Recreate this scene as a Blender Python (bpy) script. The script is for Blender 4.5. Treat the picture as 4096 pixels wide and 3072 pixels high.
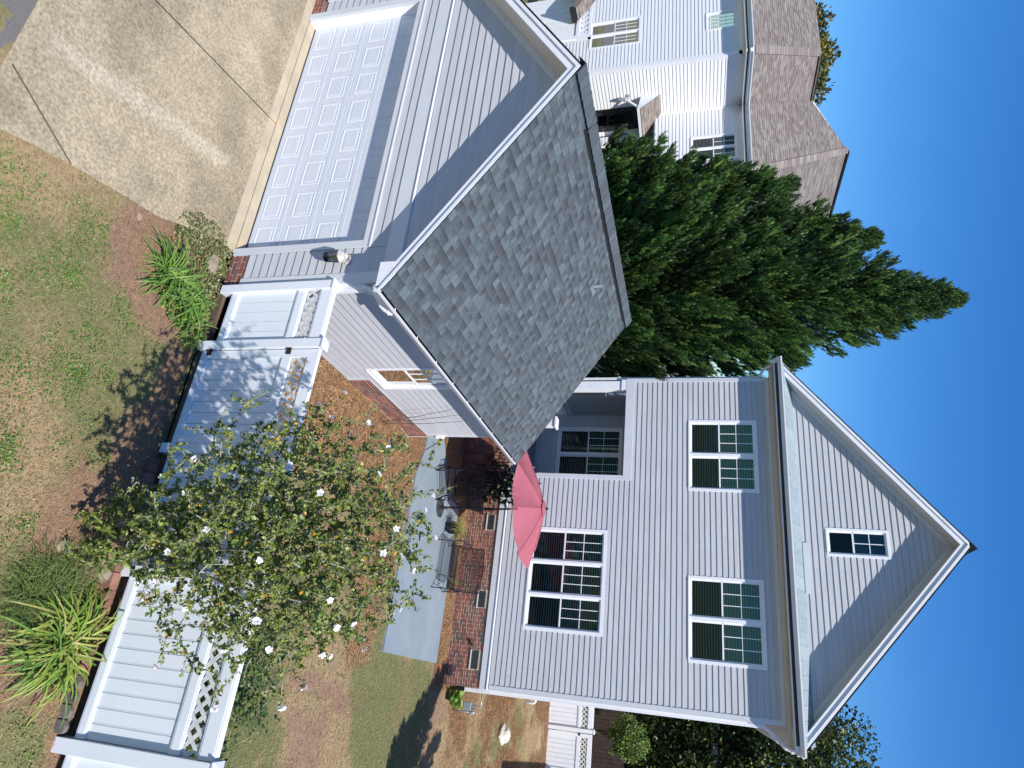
import bpy, math, random
import numpy as np
from mathutils import Vector, Matrix, Quaternion
random.seed(7); RNG = np.random.default_rng(11)
for o in list(bpy.data.objects): bpy.data.objects.remove(o)
S = bpy.context.scene; COL = S.collection
# ------------------------------------------------------------------ camera
CAM = Vector((4.5856, -6.8082, 6.570))
YAW, PITCH, ROLL, FPX = -0.4231, 0.2691, 0.0047, 2648.2
fwd = Vector((math.sin(YAW)*math.cos(PITCH), math.cos(YAW)*math.cos(PITCH), -math.sin(PITCH)))
rt = Vector((math.cos(YAW), -math.sin(YAW), 0)); dn = fwd.cross(rt)
r2 = math.cos(ROLL)*rt + math.sin(ROLL)*dn; d2 = -math.sin(ROLL)*rt + math.cos(ROLL)*dn
cd = bpy.data.cameras.new('camera'); cam = bpy.data.objects.new('camera', cd); COL.objects.link(cam)
X, Y, Z = -d2, -r2, -fwd                       # the photograph is stored rolled by a quarter turn
cam.matrix_world = Matrix(((X.x, Y.x, Z.x, CAM.x), (X.y, Y.y, Z.y, CAM.y), (X.z, Y.z, Z.z, CAM.z), (0, 0, 0, 1)))
cd.sensor_fit = 'HORIZONTAL'; cd.sensor_width = 36; cd.lens = 36*FPX/4096
cd.clip_start = .1; cd.clip_end = 2000; S.camera = cam
# ------------------------------------------------------------------ light
SUN = Vector((-1.15, 1, -1.95)).normalized()
W = bpy.data.worlds.new('World'); S.world = W; W.use_nodes = True
wn = W.node_tree.nodes; bg = wn['Background']; sky = wn.new('ShaderNodeTexSky'); sky.sky_type = 'NISHITA'
sky.sun_disc = False; sky.sun_elevation = math.asin(-SUN.z); sky.sun_rotation = math.atan2(-SUN.x, -SUN.y)
sky.altitude = 300; sky.air_density = 1.2; sky.dust_density = .1; sky.ozone_density = 4.0
hsv = wn.new('ShaderNodeHueSaturation'); hsv.inputs['Saturation'].default_value = 1.30; W.node_tree.links.new(sky.outputs[0], hsv.inputs['Color']); tin = wn.new('ShaderNodeVectorMath'); tin.operation = 'MULTIPLY'; tin.inputs[1].default_value = (1.05, 1.48, 1.95); W.node_tree.links.new(hsv.outputs[0], tin.inputs[0]); W.node_tree.links.new(tin.outputs[0], bg.inputs[0]); bg.inputs[1].default_value = .06
sl = bpy.data.lights.new('sun', 'SUN'); sl.energy = 5.0; sl.angle = math.radians(.53); sl.color = (1, .955, .89)
so = bpy.data.objects.new('sun', sl); COL.objects.link(so); so.rotation_euler = SUN.to_track_quat('-Z', 'Y').to_euler(); so.location = (20, -20, 40)
S.view_settings.view_transform = 'Standard'; S.view_settings.look = 'None'; S.view_settings.gamma = 1
S.view_settings.use_curve_mapping = False; S.view_settings.exposure = .25
# ------------------------------------------------------------------ materials
def mat(name, c, rough=.6, var=.08, vs=6, bump=.15, bs=60, rnd=0, attr=False, stretch=None, metal=0, fine=.0, spec=.4, dirt=None, transl=0):
    m = bpy.data.materials.new(name); m.use_nodes = True; N = m.node_tree.nodes; L = m.node_tree.links; b = N['Principled BSDF']
    tc = N.new('ShaderNodeTexCoord'); g = N.new('ShaderNodeNewGeometry')
    vec = g.outputs['Position']
    def scaled(st):
        mp = N.new('ShaderNodeMapping'); L.new(vec, mp.inputs[0]); mp.inputs['Scale'].default_value = st; return mp.outputs[0]
    def noise(scale, st=None, det=4):
        n = N.new('ShaderNodeTexNoise'); n.inputs['Scale'].default_value = scale; n.inputs['Detail'].default_value = det
        L.new(scaled(st) if st else vec, n.inputs['Vector']); return n.outputs[0]
    if attr:
        a = N.new('ShaderNodeAttribute'); a.attribute_name = 'Col'; col = a.outputs[0]
    else:
        r = N.new('ShaderNodeRGB'); r.outputs[0].default_value = (*c, 1); col = r.outputs[0]
    def mul(col, fac, lo, hi):
        mr = N.new('ShaderNodeMapRange'); L.new(fac, mr.inputs[0]); mr.inputs[1].default_value = .3 if lo < hi else 0; mr.inputs[2].default_value = .7
        mr.inputs[3].default_value = lo; mr.inputs[4].default_value = hi
        vm = N.new('ShaderNodeVectorMath'); vm.operation = 'SCALE'; L.new(col, vm.inputs[0]); L.new(mr.outputs[0], vm.inputs['Scale']); return vm.outputs[0]
    if var: col = mul(col, noise(vs, stretch), 1-var, 1+var)
    if fine: col = mul(col, noise(vs*22, None, 2), 1-fine, 1+fine)
    if rnd:
        oi = N.new('ShaderNodeObjectInfo'); mr = N.new('ShaderNodeMapRange'); L.new(oi.outputs['Random'], mr.inputs[0])
        mr.inputs[3].default_value = 1-rnd; mr.inputs[4].default_value = 1+rnd
        vm = N.new('ShaderNodeVectorMath'); vm.operation = 'SCALE'; L.new(col, vm.inputs[0]); L.new(mr.outputs[0], vm.inputs['Scale']); col = vm.outputs[0]
    if dirt:
        dc, dscale, dlo, dhi, damt = dirt
        mr = N.new('ShaderNodeMapRange'); L.new(noise(dscale, None, 6), mr.inputs[0]); mr.inputs[1].default_value = dlo; mr.inputs[2].default_value = dhi; mr.inputs[4].default_value = damt
        mx = N.new('ShaderNodeMix'); mx.data_type = 'RGBA'; L.new(mr.outputs[0], mx.inputs[0]); L.new(col, mx.inputs[6]); mx.inputs[7].default_value = (*dc, 1); col = mx.outputs[2]
    L.new(col, b.inputs['Base Color']); b.inputs['Roughness'].default_value = rough; b.inputs['Metallic'].default_value = metal
    b.inputs['Specular IOR Level'].default_value = spec
    if bump:
        bp = N.new('ShaderNodeBump'); bp.inputs['Strength'].default_value = bump; bp.inputs['Distance'].default_value = .01
        L.new(noise(bs, stretch, 5), bp.inputs['Height']); L.new(bp.outputs[0], b.inputs['Normal'])
    if transl:
        t = N.new('ShaderNodeBsdfTranslucent'); L.new(col, t.inputs[0]); mx = N.new('ShaderNodeMixShader'); mx.inputs[0].default_value = transl
        L.new(b.outputs[0], mx.inputs[1]); L.new(t.outputs[0], mx.inputs[2]); L.new(mx.outputs[0], N['Material Output'].inputs[0])
    return m
def glass(name, tint=(.55, .62, .60), refl=.12):
    m = bpy.data.materials.new(name); m.use_nodes = True; N = m.node_tree.nodes; L = m.node_tree.links; N.remove(N['Principled BSDF'])
    t = N.new('ShaderNodeBsdfTransparent'); t.inputs[0].default_value = (*tint, 1); g = N.new('ShaderNodeBsdfGlossy'); g.inputs['Roughness'].default_value = .01
    f = N.new('ShaderNodeFresnel'); f.inputs[0].default_value = 1.32; ad = N.new('ShaderNodeMath'); ad.inputs[1].default_value = refl; L.new(f.outputs[0], ad.inputs[0])
    n = N.new('ShaderNodeTexNoise'); n.inputs['Scale'].default_value = 1.6; bp = N.new('ShaderNodeBump'); bp.inputs['Strength'].default_value = .05; bp.inputs['Distance'].default_value = .05
    L.new(n.outputs[0], bp.inputs['Height']); L.new(bp.outputs[0], g.inputs['Normal'])
    mx = N.new('ShaderNodeMixShader'); L.new(ad.outputs[0], mx.inputs[0]); L.new(t.outputs[0], mx.inputs[1]); L.new(g.outputs[0], mx.inputs[2]); L.new(mx.outputs[0], N['Material Output'].inputs[0])
    return m
SX, SY = (.35, 9, 9), (9, .35, 9)               # grain along X or along Y
M = {}
M['siding_x'] = mat('siding_along_x', (.475, .480, .505), .55, .07, 3, .3, 22, .035, stretch=(.5, 7, 7), fine=.02, dirt=((.40, .39, .37), .9, .58, .8, .22))
M['siding_y'] = mat('siding_along_y', (.475, .48, .50), .55, .07, 3, .3, 22, .035, stretch=(7, .5, 7), fine=.02, dirt=((.40, .39, .37), .9, .58, .8, .22))
M['trim'] = mat('painted_trim', (.585, .605, .64), .5, .04, 2, .05, 40)
M['white'] = mat('white_paint', (.78, .79, .82), .45, .03, 2, .04, 40, dirt=((.45, .42, .36), 1.7, .62, .8, .25))
M['vinyl'] = mat('white_vinyl', (.74, .77, .82), .35, .03, 1.5, .02, 30, rnd=.015, dirt=((.5, .5, .45), 2.2, .6, .85, .25))
M['vinyl_dull'] = mat('weathered_lattice', (.60, .61, .60), .6, .12, 14, .05, 30)
M['door'] = mat('garage_door_paint', (.60, .63, .69), .45, .04, 3, .12, 45, stretch=(.4, 8, 8))
M['soffit'] = mat('soffit_cream', (.58, .56, .53), .6, .04, 2, .04, 30)
M['gutter'] = mat('gutter_enamel', (.74, .74, .76), .35, .04, 3, .02, 30)
M['gutter_in'] = mat('gutter_dirty_inside', (.16, .13, .11), .5, .3, 9, .1, 60)
M['brick'] = mat('brick_face', (.3, .1, .08), .85, .14, 40, .35, 160, attr=True, fine=.1)
M['mortar'] = mat('mortar', (.60, .52, .38), .95, .12, 30, .3, 120)
M['shingle'] = mat('asphalt_shingle', (.1, .12, .14), .92, .12, 14, .5, 260, attr=True, fine=.22)
M['shingle_n'] = mat('brown_shingle', (.3, .25, .22), .92, .08, 8, .3, 160, attr=True, fine=.1)
M['vent'] = mat('black_vent_plastic', (.02, .021, .023), .5, .1, 10, .05, 40)
M['iron'] = mat('black_wrought_iron', (.025, .026, .03), .38, .15, 20, .05, 80, metal=.3)
M['glass'] = glass('window_glass', (.62, .72, .70), .0)
M['glass_teal'] = glass('coated_upper_glass', (.50, .78, .72), .03)
M['glass_clear'] = glass('lantern_glass', (.80, .86, .84), .02)
M['dark'] = mat('dark_interior', (.018, .02, .02), .9, .1, 3, 0)
M['blind'] = mat('window_blind', (.74, .78, .76), .6, .05, 3, 0)
M['concrete'] = mat('driveway_concrete', (.40, .35, .27), .95, .14, 1.3, .5, 70, attr=True, fine=.30)
M['apron'] = mat('smooth_apron_concrete', (.43, .37, .27), .9, .12, 3, .15, 60, dirt=((.62, .40, .20), 3, .55, .75, .5))
M['asphalt'] = mat('asphalt', (.16, .15, .14), .95, .15, 3, .5, 120, fine=.25)
M['patio'] = mat('painted_patio_concrete', (.22, .27, .31), .6, .05, 2.2, .08, 80, dirt=((.30, .35, .38), 1.5, .5, .75, .4))
M['ground'] = mat('soil_and_turf', (.2, .18, .1), .98, .22, 16, .8, 60, attr=True, fine=.3)
M['blade'] = mat('grass_blade', (.1, .15, .04), .7, .1, 12, 0, attr=True, transl=.25)
M['straw'] = mat('pine_straw', (.35, .2, .1), .8, .12, 12, 0, attr=True)
M['leaf'] = mat('leaf', (.08, .14, .03), .42, .12, 20, 0, attr=True, transl=.28, spec=.5)
M['needle'] = mat('conifer_spray', (.03, .07, .02), .55, .15, 3, 0, attr=True, transl=.12)
M['bark'] = mat('grey_bark', (.30, .27, .23), .9, .2, 18, .5, 60)
M['bark_dark'] = mat('dark_bark', (.09, .07, .055), .95, .25, 12, .6, 40)
M['petal'] = mat('white_petal', (.86, .85, .84), .5, .04, 30, 0, transl=.2)
M['petal_core'] = mat('crimson_throat', (.38, .04, .08), .6, .1, 30, 0)
M['rust'] = mat('rusty_hinge', (.05, .035, .03), .6, .4, 40, .3, 90, metal=.5)
M['timber'] = mat('landscape_timber', (.13, .09, .065), .95, .3, 8, .5, 40, stretch=(.5, 6, 6))
M['edger'] = mat('grey_edger_block', (.14, .125, .115), .95, .2, 9, .5, 60, rnd=.15)
M['edger_red'] = mat('red_edger_brick', (.24, .12, .09), .95, .2, 9, .5, 60, rnd=.2)
M['stone'] = mat('field_stone', (.27, .23, .17), .9, .25, 7, .6, 30, dirt=((.45, .27, .12), 5, .5, .7, .6))
M['boulder'] = mat('pale_boulder', (.55, .52, .46), .9, .15, 6, .7, 18)
M['fabric'] = mat('rose_canvas', (.47, .135, .175), .8, .05, 3, .1, 200, transl=.22)
M['pot'] = mat('dark_glazed_pot', (.02, .022, .022), .35, .1, 8, .05, 30)
M['cast'] = mat('cast_iron_base', (.10, .11, .12), .35, .3, 20, .2, 60, metal=.6)
M['galv'] = mat('galvanised_metal', (.42, .46, .50), .4, .1, 12, .05, 40, metal=.5)
M['brass'] = mat('brass_finial', (.50, .35, .14), .35, .1, 12, .05, 40, metal=.9)
M['aged'] = mat('aged_white_metal', (.50, .48, .45), .5, .25, 25, .2, 60)
M['amber'] = mat('amber_bulb', (.9, .42, .02), .4, .05, 9, 0)
M['black'] = mat('black_gloss', (.012, .013, .016), .25, .1, 6, 0)
M['orange'] = mat('orange_plastic', (.85, .12, .02), .5, .05, 9, 0)
M['ceiling'] = mat('porch_shade_cloth', (.30, .31, .33), .8, .05, 2, .05, 60)
M['wood'] = mat('brown_fence_wood', (.045, .032, .026), .9, .3, 5, .3, 30)
M['nsiding_x'] = mat('white_clapboard_along_x', (.72, .73, .76), .5, .03, 3, .1, 20, .02, stretch=(.5, 7, 7))
M['nsiding_y'] = mat('white_clapboard_along_y', (.80, .80, .81), .5, .03, 3, .1, 20, .02, stretch=(7, .5, 7))  # paler than the along-x boards: stronger sun on these walls is put into the colour
M['blue'] = mat('weathered_cap', (.40, .46, .50), .85, .1, 8, .2, 160, attr=True, fine=.08)
# ------------------------------------------------------------------ helpers
def tag(o, label=None, cat=None, group=None, kind=None, category=None):
    cat = cat or category
    for k, v in (('label', label), ('category', cat), ('group', group), ('kind', kind)):
        if v: o[k] = v
    return o
def wloc(o):
    l = Vector((0, 0, 0))
    while o: l += o.location; o = o.parent
    return l
def thing(name, label, cat, loc, group=None):
    o = bpy.data.objects.new(name, None); o.empty_display_size = .1; COL.objects.link(o); o.location = loc
    return tag(o, label, cat, group)
class MB:
    def __init__(s): s.v = []; s.f = []; s.c = []
    def add(s, vs, fs, col=None):
        n = len(s.v); s.v += [tuple(p) for p in vs]; s.f += [tuple(i+n for i in f) for f in fs]
        s.c += [col or (1, 1, 1)]*len(vs); return s
    def hexa(s, p, col=None):   # 8 corners: bottom 0-3, top 4-7
        return s.add(p, [(0, 3, 2, 1), (4, 5, 6, 7), (0, 1, 5, 4), (1, 2, 6, 5), (2, 3, 7, 6), (3, 0, 4, 7)], col)
    def box(s, x0, x1, y0, y1, z0, z1, col=None):
        return s.hexa([(x0, y0, z0), (x1, y0, z0), (x1, y1, z0), (x0, y1, z0), (x0, y0, z1), (x1, y0, z1), (x1, y1, z1), (x0, y1, z1)], col)
    def mbox(s, F, u0, u1, d0, d1, z0, z1, col=None):
        return s.hexa([F(u0, d0, z0), F(u1, d0, z0), F(u1, d1, z0), F(u0, d1, z0), F(u0, d0, z1), F(u1, d0, z1), F(u1, d1, z1), F(u0, d1, z1)], col)
    def bar(s, a, b, w, h=None, up=(0, 0, 1), col=None):
        a = Vector(a); b = Vector(b); d = (b-a).normalized(); u = Vector(up)
        if abs(d.dot(u)) > .98: u = Vector((1, 0, 0))
        x = d.cross(u).normalized()*w/2; y = x.cross(d).normalized()*(h or w)/2
        return s.hexa([a-x-y, a+x-y, a+x+y, a-x+y, b-x-y, b+x-y, b+x+y, b-x+y], col)
    def tube(s, pts, r, n=6, col=None, cap=True):
        pts = [Vector(p) for p in pts]; k = len(pts); r = [r]*k if not hasattr(r, '__len__') else r
        u = None; vs = []; fs = []
        for i, p in enumerate(pts):
            d = (pts[min(i+1, k-1)]-pts[max(i-1, 0)]).normalized()
            if u is None: u = d.orthogonal().normalized()
            u = (u-d*u.dot(d)).normalized() if (u-d*u.dot(d)).length > 1e-5 else d.orthogonal().normalized()
            w = d.cross(u)
            for j in range(n):
                a = 2*math.pi*j/n; vs.append(p+(u*math.cos(a)+w*math.sin(a))*r[i])
        for i in range(k-1):
            for j in range(n): fs.append((i*n+j, i*n+(j+1) % n, (i+1)*n+(j+1) % n, (i+1)*n+j))
        if cap: fs += [tuple(range(n))[::-1], tuple((k-1)*n+j for j in range(n))]
        return s.add(vs, fs, col)
    def lathe(s, c, prof, n=20, col=None):      # prof: (r, z)
        vs = []; fs = []; k = len(prof)
        for r, z in prof:
            for j in range(n): a = 2*math.pi*j/n; vs.append((c[0]+r*math.cos(a), c[1]+r*math.sin(a), c[2]+z))
        for i in range(k-1):
            for j in range(n): fs.append((i*n+j, i*n+(j+1) % n, (i+1)*n+(j+1) % n, (i+1)*n+j))
        fs += [tuple(range(n))[::-1], tuple((k-1)*n+j for j in range(n))]
        return s.add(vs, fs, col)
    def prism(s, poly, vec, col=None):          # poly: 3d points, extruded by vec
        n = len(poly); vec = Vector(vec); vs = [Vector(p) for p in poly]; vs += [p+vec for p in vs]
        fs = [tuple(range(n))[::-1], tuple(range(n, 2*n))]+[(i, (i+1) % n, (i+1) % n+n, i+n) for i in range(n)]
        return s.add(vs, fs, col)
    def build(s, name, m, parent=None, smooth=False, bevel=0, at=None, **kw):
        me = bpy.data.meshes.new(name); off = wloc(parent) if parent else Vector((0, 0, 0))
        l = Vector(at) if at is not None else off
        me.from_pydata([(v[0]-l.x, v[1]-l.y, v[2]-l.z) for v in s.v], [], s.f)
        ca = me.color_attributes.new('Col', 'FLOAT_COLOR', 'POINT'); arr = np.ones((len(s.v), 4), 'f'); arr[:, :3] = np.array(s.c, 'f').reshape(-1, 3); ca.data.foreach_set('color', arr.ravel())
        me.materials.append(m)
        if smooth: me.polygons.foreach_set('use_smooth', [True]*len(me.polygons))
        o = bpy.data.objects.new(name, me); COL.objects.link(o)
        if parent: o.parent = parent
        o.location = l-off
        if bevel:
            b = o.modifiers.new('b', 'BEVEL'); b.width = bevel; b.segments = 2; b.limit_method = 'ANGLE'
        return tag(o, **kw)
def npmesh(name, V, F, C, m, parent=None, smooth=False, **kw):
    """V (n,3), F (m,3|4), C (n,3) arrays -> one object"""
    me = bpy.data.meshes.new(name); off = wloc(parent) if parent else Vector((0, 0, 0))
    V = V-np.array(off); k = F.shape[1]
    me.vertices.add(len(V)); me.vertices.foreach_set('co', V.astype('f').ravel())
    me.loops.add(F.size); me.loops.foreach_set('vertex_index', F.astype('i').ravel())
    me.polygons.add(len(F)); me.polygons.foreach_set('loop_start', np.arange(0, F.size, k, dtype='i')); me.polygons.foreach_set('loop_total', np.full(len(F), k, 'i'))
    if smooth: me.polygons.foreach_set('use_smooth', np.ones(len(F), bool))
    me.update(calc_edges=True)
    ca = me.color_attributes.new('Col', 'FLOAT_COLOR', 'POINT'); arr = np.ones((len(V), 4), 'f'); arr[:, :3] = C; ca.data.foreach_set('color', arr.ravel())
    me.materials.append(m); o = bpy.data.objects.new(name, me); COL.objects.link(o)
    if parent: o.parent = parent
    return tag(o, **kw)
def scatter(tv, tf, P, A, B, Cc, colors):
    """template verts tv (k,3) with axes A,B,Cc (n,3) at P (n,3)"""
    n = len(P); k = len(tv)
    V = P[:, None, :]+tv[None, :, 0:1]*A[:, None, :]+tv[None, :, 1:2]*B[:, None, :]+tv[None, :, 2:3]*Cc[:, None, :]
    F = tf[None]+(np.arange(n)*k)[:, None, None]
    return V.reshape(-1, 3), F.reshape(-1, tf.shape[1]), np.repeat(colors, k, 0)
def unit(a): return a/(np.linalg.norm(a, axis=-1, keepdims=True)+1e-9)
def frames(D, roll):
    D = unit(D); up = np.where(np.abs(D[:, 2:3]) > .95, np.array([[1., 0, 0]]), np.array([[0, 0, 1.]]))
    s = unit(np.cross(D, up)); t = np.cross(s, D)
    c = np.cos(roll)[:, None]; q = np.sin(roll)[:, None]
    return D, s*c+t*q, -s*q+t*c
def pal(cols, n, jit=.15):
    cols = np.array(cols, float); i = RNG.integers(0, len(cols), n); return cols[i]*(1+RNG.uniform(-jit, jit, (n, 1)))
def vnoise(x, y, s, seed=0):
    r = np.random.default_rng(seed+99).random((256, 256)); x = np.asarray(x)/s+100; y = np.asarray(y)/s+100
    i = np.floor(x).astype(int); j = np.floor(y).astype(int); fx = x-i; fy = y-j; fx = fx*fx*(3-2*fx); fy = fy*fy*(3-2*fy)
    g = lambda a, b: r[a % 256, b % 256]
    return (g(i, j)*(1-fx)+g(i+1, j)*fx)*(1-fy)+(g(i, j+1)*(1-fx)+g(i+1, j+1)*fx)*fy
def fbm(x, y, s, seed=0): return (vnoise(x, y, s, seed)*.5+vnoise(x, y, s/2.1, seed+1)*.27+vnoise(x, y, s/4.5, seed+2)*.15+vnoise(x, y, s/9.5, seed+3)*.08)
def sstep(a, b, x): t = np.clip((np.asarray(x)-a)/(b-a), 0, 1); return t*t*(3-2*t)
def FY(y): return lambda u, d, z: (u, y-d, z)
def FXp(x): return lambda u, d, z: (x+d, u, z)
def FXm(x): return lambda u, d, z: (x-d, u, z)
# ------------------------------------------------------------------ wall cladding
def siding(parent, F, m, z0, z1, ex, span, opens=(), joints=None, name='siding_board', p=.026):
    """lap boards: span(z)->(u0,u1); opens: (u0,u1,z0,z1)"""
    k = 0; z = z0; rj = random.Random(int(z0*100)+len(opens))
    while z < z1-.01:
        top = min(z+ex, z1); H = ex+.018
        def prof(zz): return p-(p-.003)*min(1, (zz-z)/H)
        used = False
        cuts = [z, top+.018 if top < z1 else top]
        a0, a1 = span(z); b0, b1 = span(cuts[1])
        segs = [(max(a0, -1e9), a1)]
        def piece(u0, u1, zz0, zz1, sl=False):
            if zz1-zz0 < .004: return False
            l0, r0 = span(zz0); l1, r1 = span(zz1)
            x0, x1 = max(u0, l0), min(u1, r0); y0, y1 = max(u0, l1), min(u1, r1)
            if x1-x0 < .01: return False
            if y1 < y0: y0 = y1 = (y0+y1)/2
            da, db = prof(zz0), prof(zz1)
            MB().hexa([F(x0, da, zz0), F(x1, da, zz0), F(x1, -.005, zz0), F(x0, -.005, zz0), F(y0, db, zz1), F(y1, db, zz1), F(y1, -.005, zz1), F(y0, -.005, zz1)]).build(name, m, parent)
            return True
        act = sorted(o for o in opens if o[3] > cuts[0]+.002 and o[2] < cuts[1]-.002)
        cur = a0-1
        end = a1+1
        pieces = []
        for o in act:
            pieces.append((cur, o[0], cuts[0], cuts[1]))
            if o[2] > cuts[0]: pieces.append((o[0], o[1], cuts[0], o[2]))
            if o[3] < cuts[1]: pieces.append((o[0], o[1], o[3], cuts[1]))
            cur = o[1]
        pieces.append((cur, end, cuts[0], cuts[1]))
        jj = joints(k) if joints else None
        for (u0, u1, q0, q1) in pieces:
            js = [j for j in (jj or []) if u0+.1 < j < u1-.1 and q1-q0 > .1]
            if js:
                j = js[0]; used |= piece(u0, j-.0015, q0, q1); used |= piece(j+.0015, u1, q0, q1)
            else: used |= piece(u0, u1, q0, q1)
        z += ex; k += 1
BRC = [(.25, .085, .065), (.20, .075, .06), (.29, .10, .07), (.14, .085, .075), (.10, .08, .075), (.22, .09, .075), (.30, .12, .085), (.17, .07, .06)]
def bricks(parent, F, u0, u1, z0, z1, skip=(), cols=BRC, limit=300, key=lambda u: 0, axisx=True, back=.10):
    ch, L = .0677, .203; rows = int(round((z1-z0)/ch)); jt = .014; lst = []
    for r in range(rows):
        za = z0+r*ch+jt/2; zb = za+ch-jt; u = u0-(L+jt)*(.5 if r % 2 else 0)
        while u < u1:
            a = max(u+jt/2, u0); b = min(u+L+jt/2, u1-.001)
            if b-a > .02 and not any(a < s[1] and b > s[0] and za < s[3] and zb > s[2] for s in skip): lst.append((a, b, za, zb))
            elif b-a > .02:
                for s in skip:
                    if za < s[3] and zb > s[2] and a < s[1] and b > s[0]:
                        if s[0]-a > .02: lst.append((a, s[0]-.004, za, zb))
                        if b-s[1] > .02: lst.append((s[1]+.004, b, za, zb))
            u += L+jt
    mo = MB().mbox(F, u0+.002, u1-.002, -back, -.0005, z0, z1); mo.build('mortar', M['mortar'], parent)
    lst.sort(key=lambda q: (F((q[0]+q[1])/2, 0, q[2])[0]-CAM.x)**2+(F((q[0]+q[1])/2, 0, q[2])[1]-CAM.y)**2)
    variants = []
    for c in cols:
        for e in (.003, .0065):
            mb = MB(); mb.mbox(F, -L/2, L/2, -.02, e, -(ch-jt)/2, (ch-jt)/2, c); o = mb.build('brick', M['brick']); me = o.data; bpy.data.objects.remove(o); variants.append(me)
    off = wloc(parent); rest = MB(); base = Vector(F(0, 0, 0))
    for i, (a, b, za, zb) in enumerate(lst):
        full = abs((b-a)-L) < .002
        if i < limit:
            if full:
                o = bpy.data.objects.new('brick', random.choice(variants)); COL.objects.link(o); o.parent = parent
                o.location = Vector(F((a+b)/2, 0, (za+zb)/2))-off-base
            else:
                MB().mbox(F, a, b, -.02, .004, za, zb, random.choice(cols)).build('brick', M['brick'], parent)
        else: rest.mbox(F, a, b, -.02, random.choice((.003, .0065)), za, zb, random.choice(cols))
    if rest.v: rest.build('brickwork', M['brick'], parent, kind='stuff')
def shingles(parent, O, U, V, rows, span, tones, m, ex=.143, limit=300, wmin=.10, wmax=.24, name='shingle', th=.006, dark=.62):
    """O origin on eave, U unit along eave, V unit up slope; span(v)->(u0,u1)"""
    O, U, V = Vector(O), Vector(U).normalized(), Vector(V).normalized(); Nn = U.cross(V).normalized()
    if Nn.z < 0: Nn = -Nn
    lst = []
    for r in range(rows):
        v0, v1 = r*ex, (r+1)*ex; (a0, a1), (b0, b1) = span(v0), span(v1)
        u = min(a0, b0)-random.random()*wmax
        while u < max(a1, b1):
            w = random.uniform(wmin, wmax); e = u+w
            p0, p1 = max(u, a0), min(e, a1); q0, q1 = max(u, b0), min(e, b1)
            if p1-p0 > .01 or q1-q0 > .01:
                p1 = max(p1, p0); q1 = max(q1, q0); lst.append((p0, p1, q0, q1, v0, v1))
            u = e
    def cen(s): return O+U*(s[0]+s[1])/2+V*s[4]
    lst.sort(key=lambda s: (cen(s)-CAM).length)
    rest = MB()
    for i, (p0, p1, q0, q1, v0, v1) in enumerate(lst):
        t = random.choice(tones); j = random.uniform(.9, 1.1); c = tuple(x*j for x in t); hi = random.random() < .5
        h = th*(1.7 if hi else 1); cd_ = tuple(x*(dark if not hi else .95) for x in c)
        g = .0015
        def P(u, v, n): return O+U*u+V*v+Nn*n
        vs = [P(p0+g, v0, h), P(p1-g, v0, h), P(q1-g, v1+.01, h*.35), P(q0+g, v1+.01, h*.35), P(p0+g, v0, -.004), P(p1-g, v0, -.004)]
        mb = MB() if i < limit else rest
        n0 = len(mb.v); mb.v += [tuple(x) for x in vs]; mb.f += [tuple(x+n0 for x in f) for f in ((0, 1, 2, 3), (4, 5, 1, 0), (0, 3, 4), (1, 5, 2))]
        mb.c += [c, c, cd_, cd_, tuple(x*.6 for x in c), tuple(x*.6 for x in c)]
        if i < limit: mb.build(name, m, parent)
    if rest.v: rest.build(name+'_field', m, parent, kind='stuff')
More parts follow.
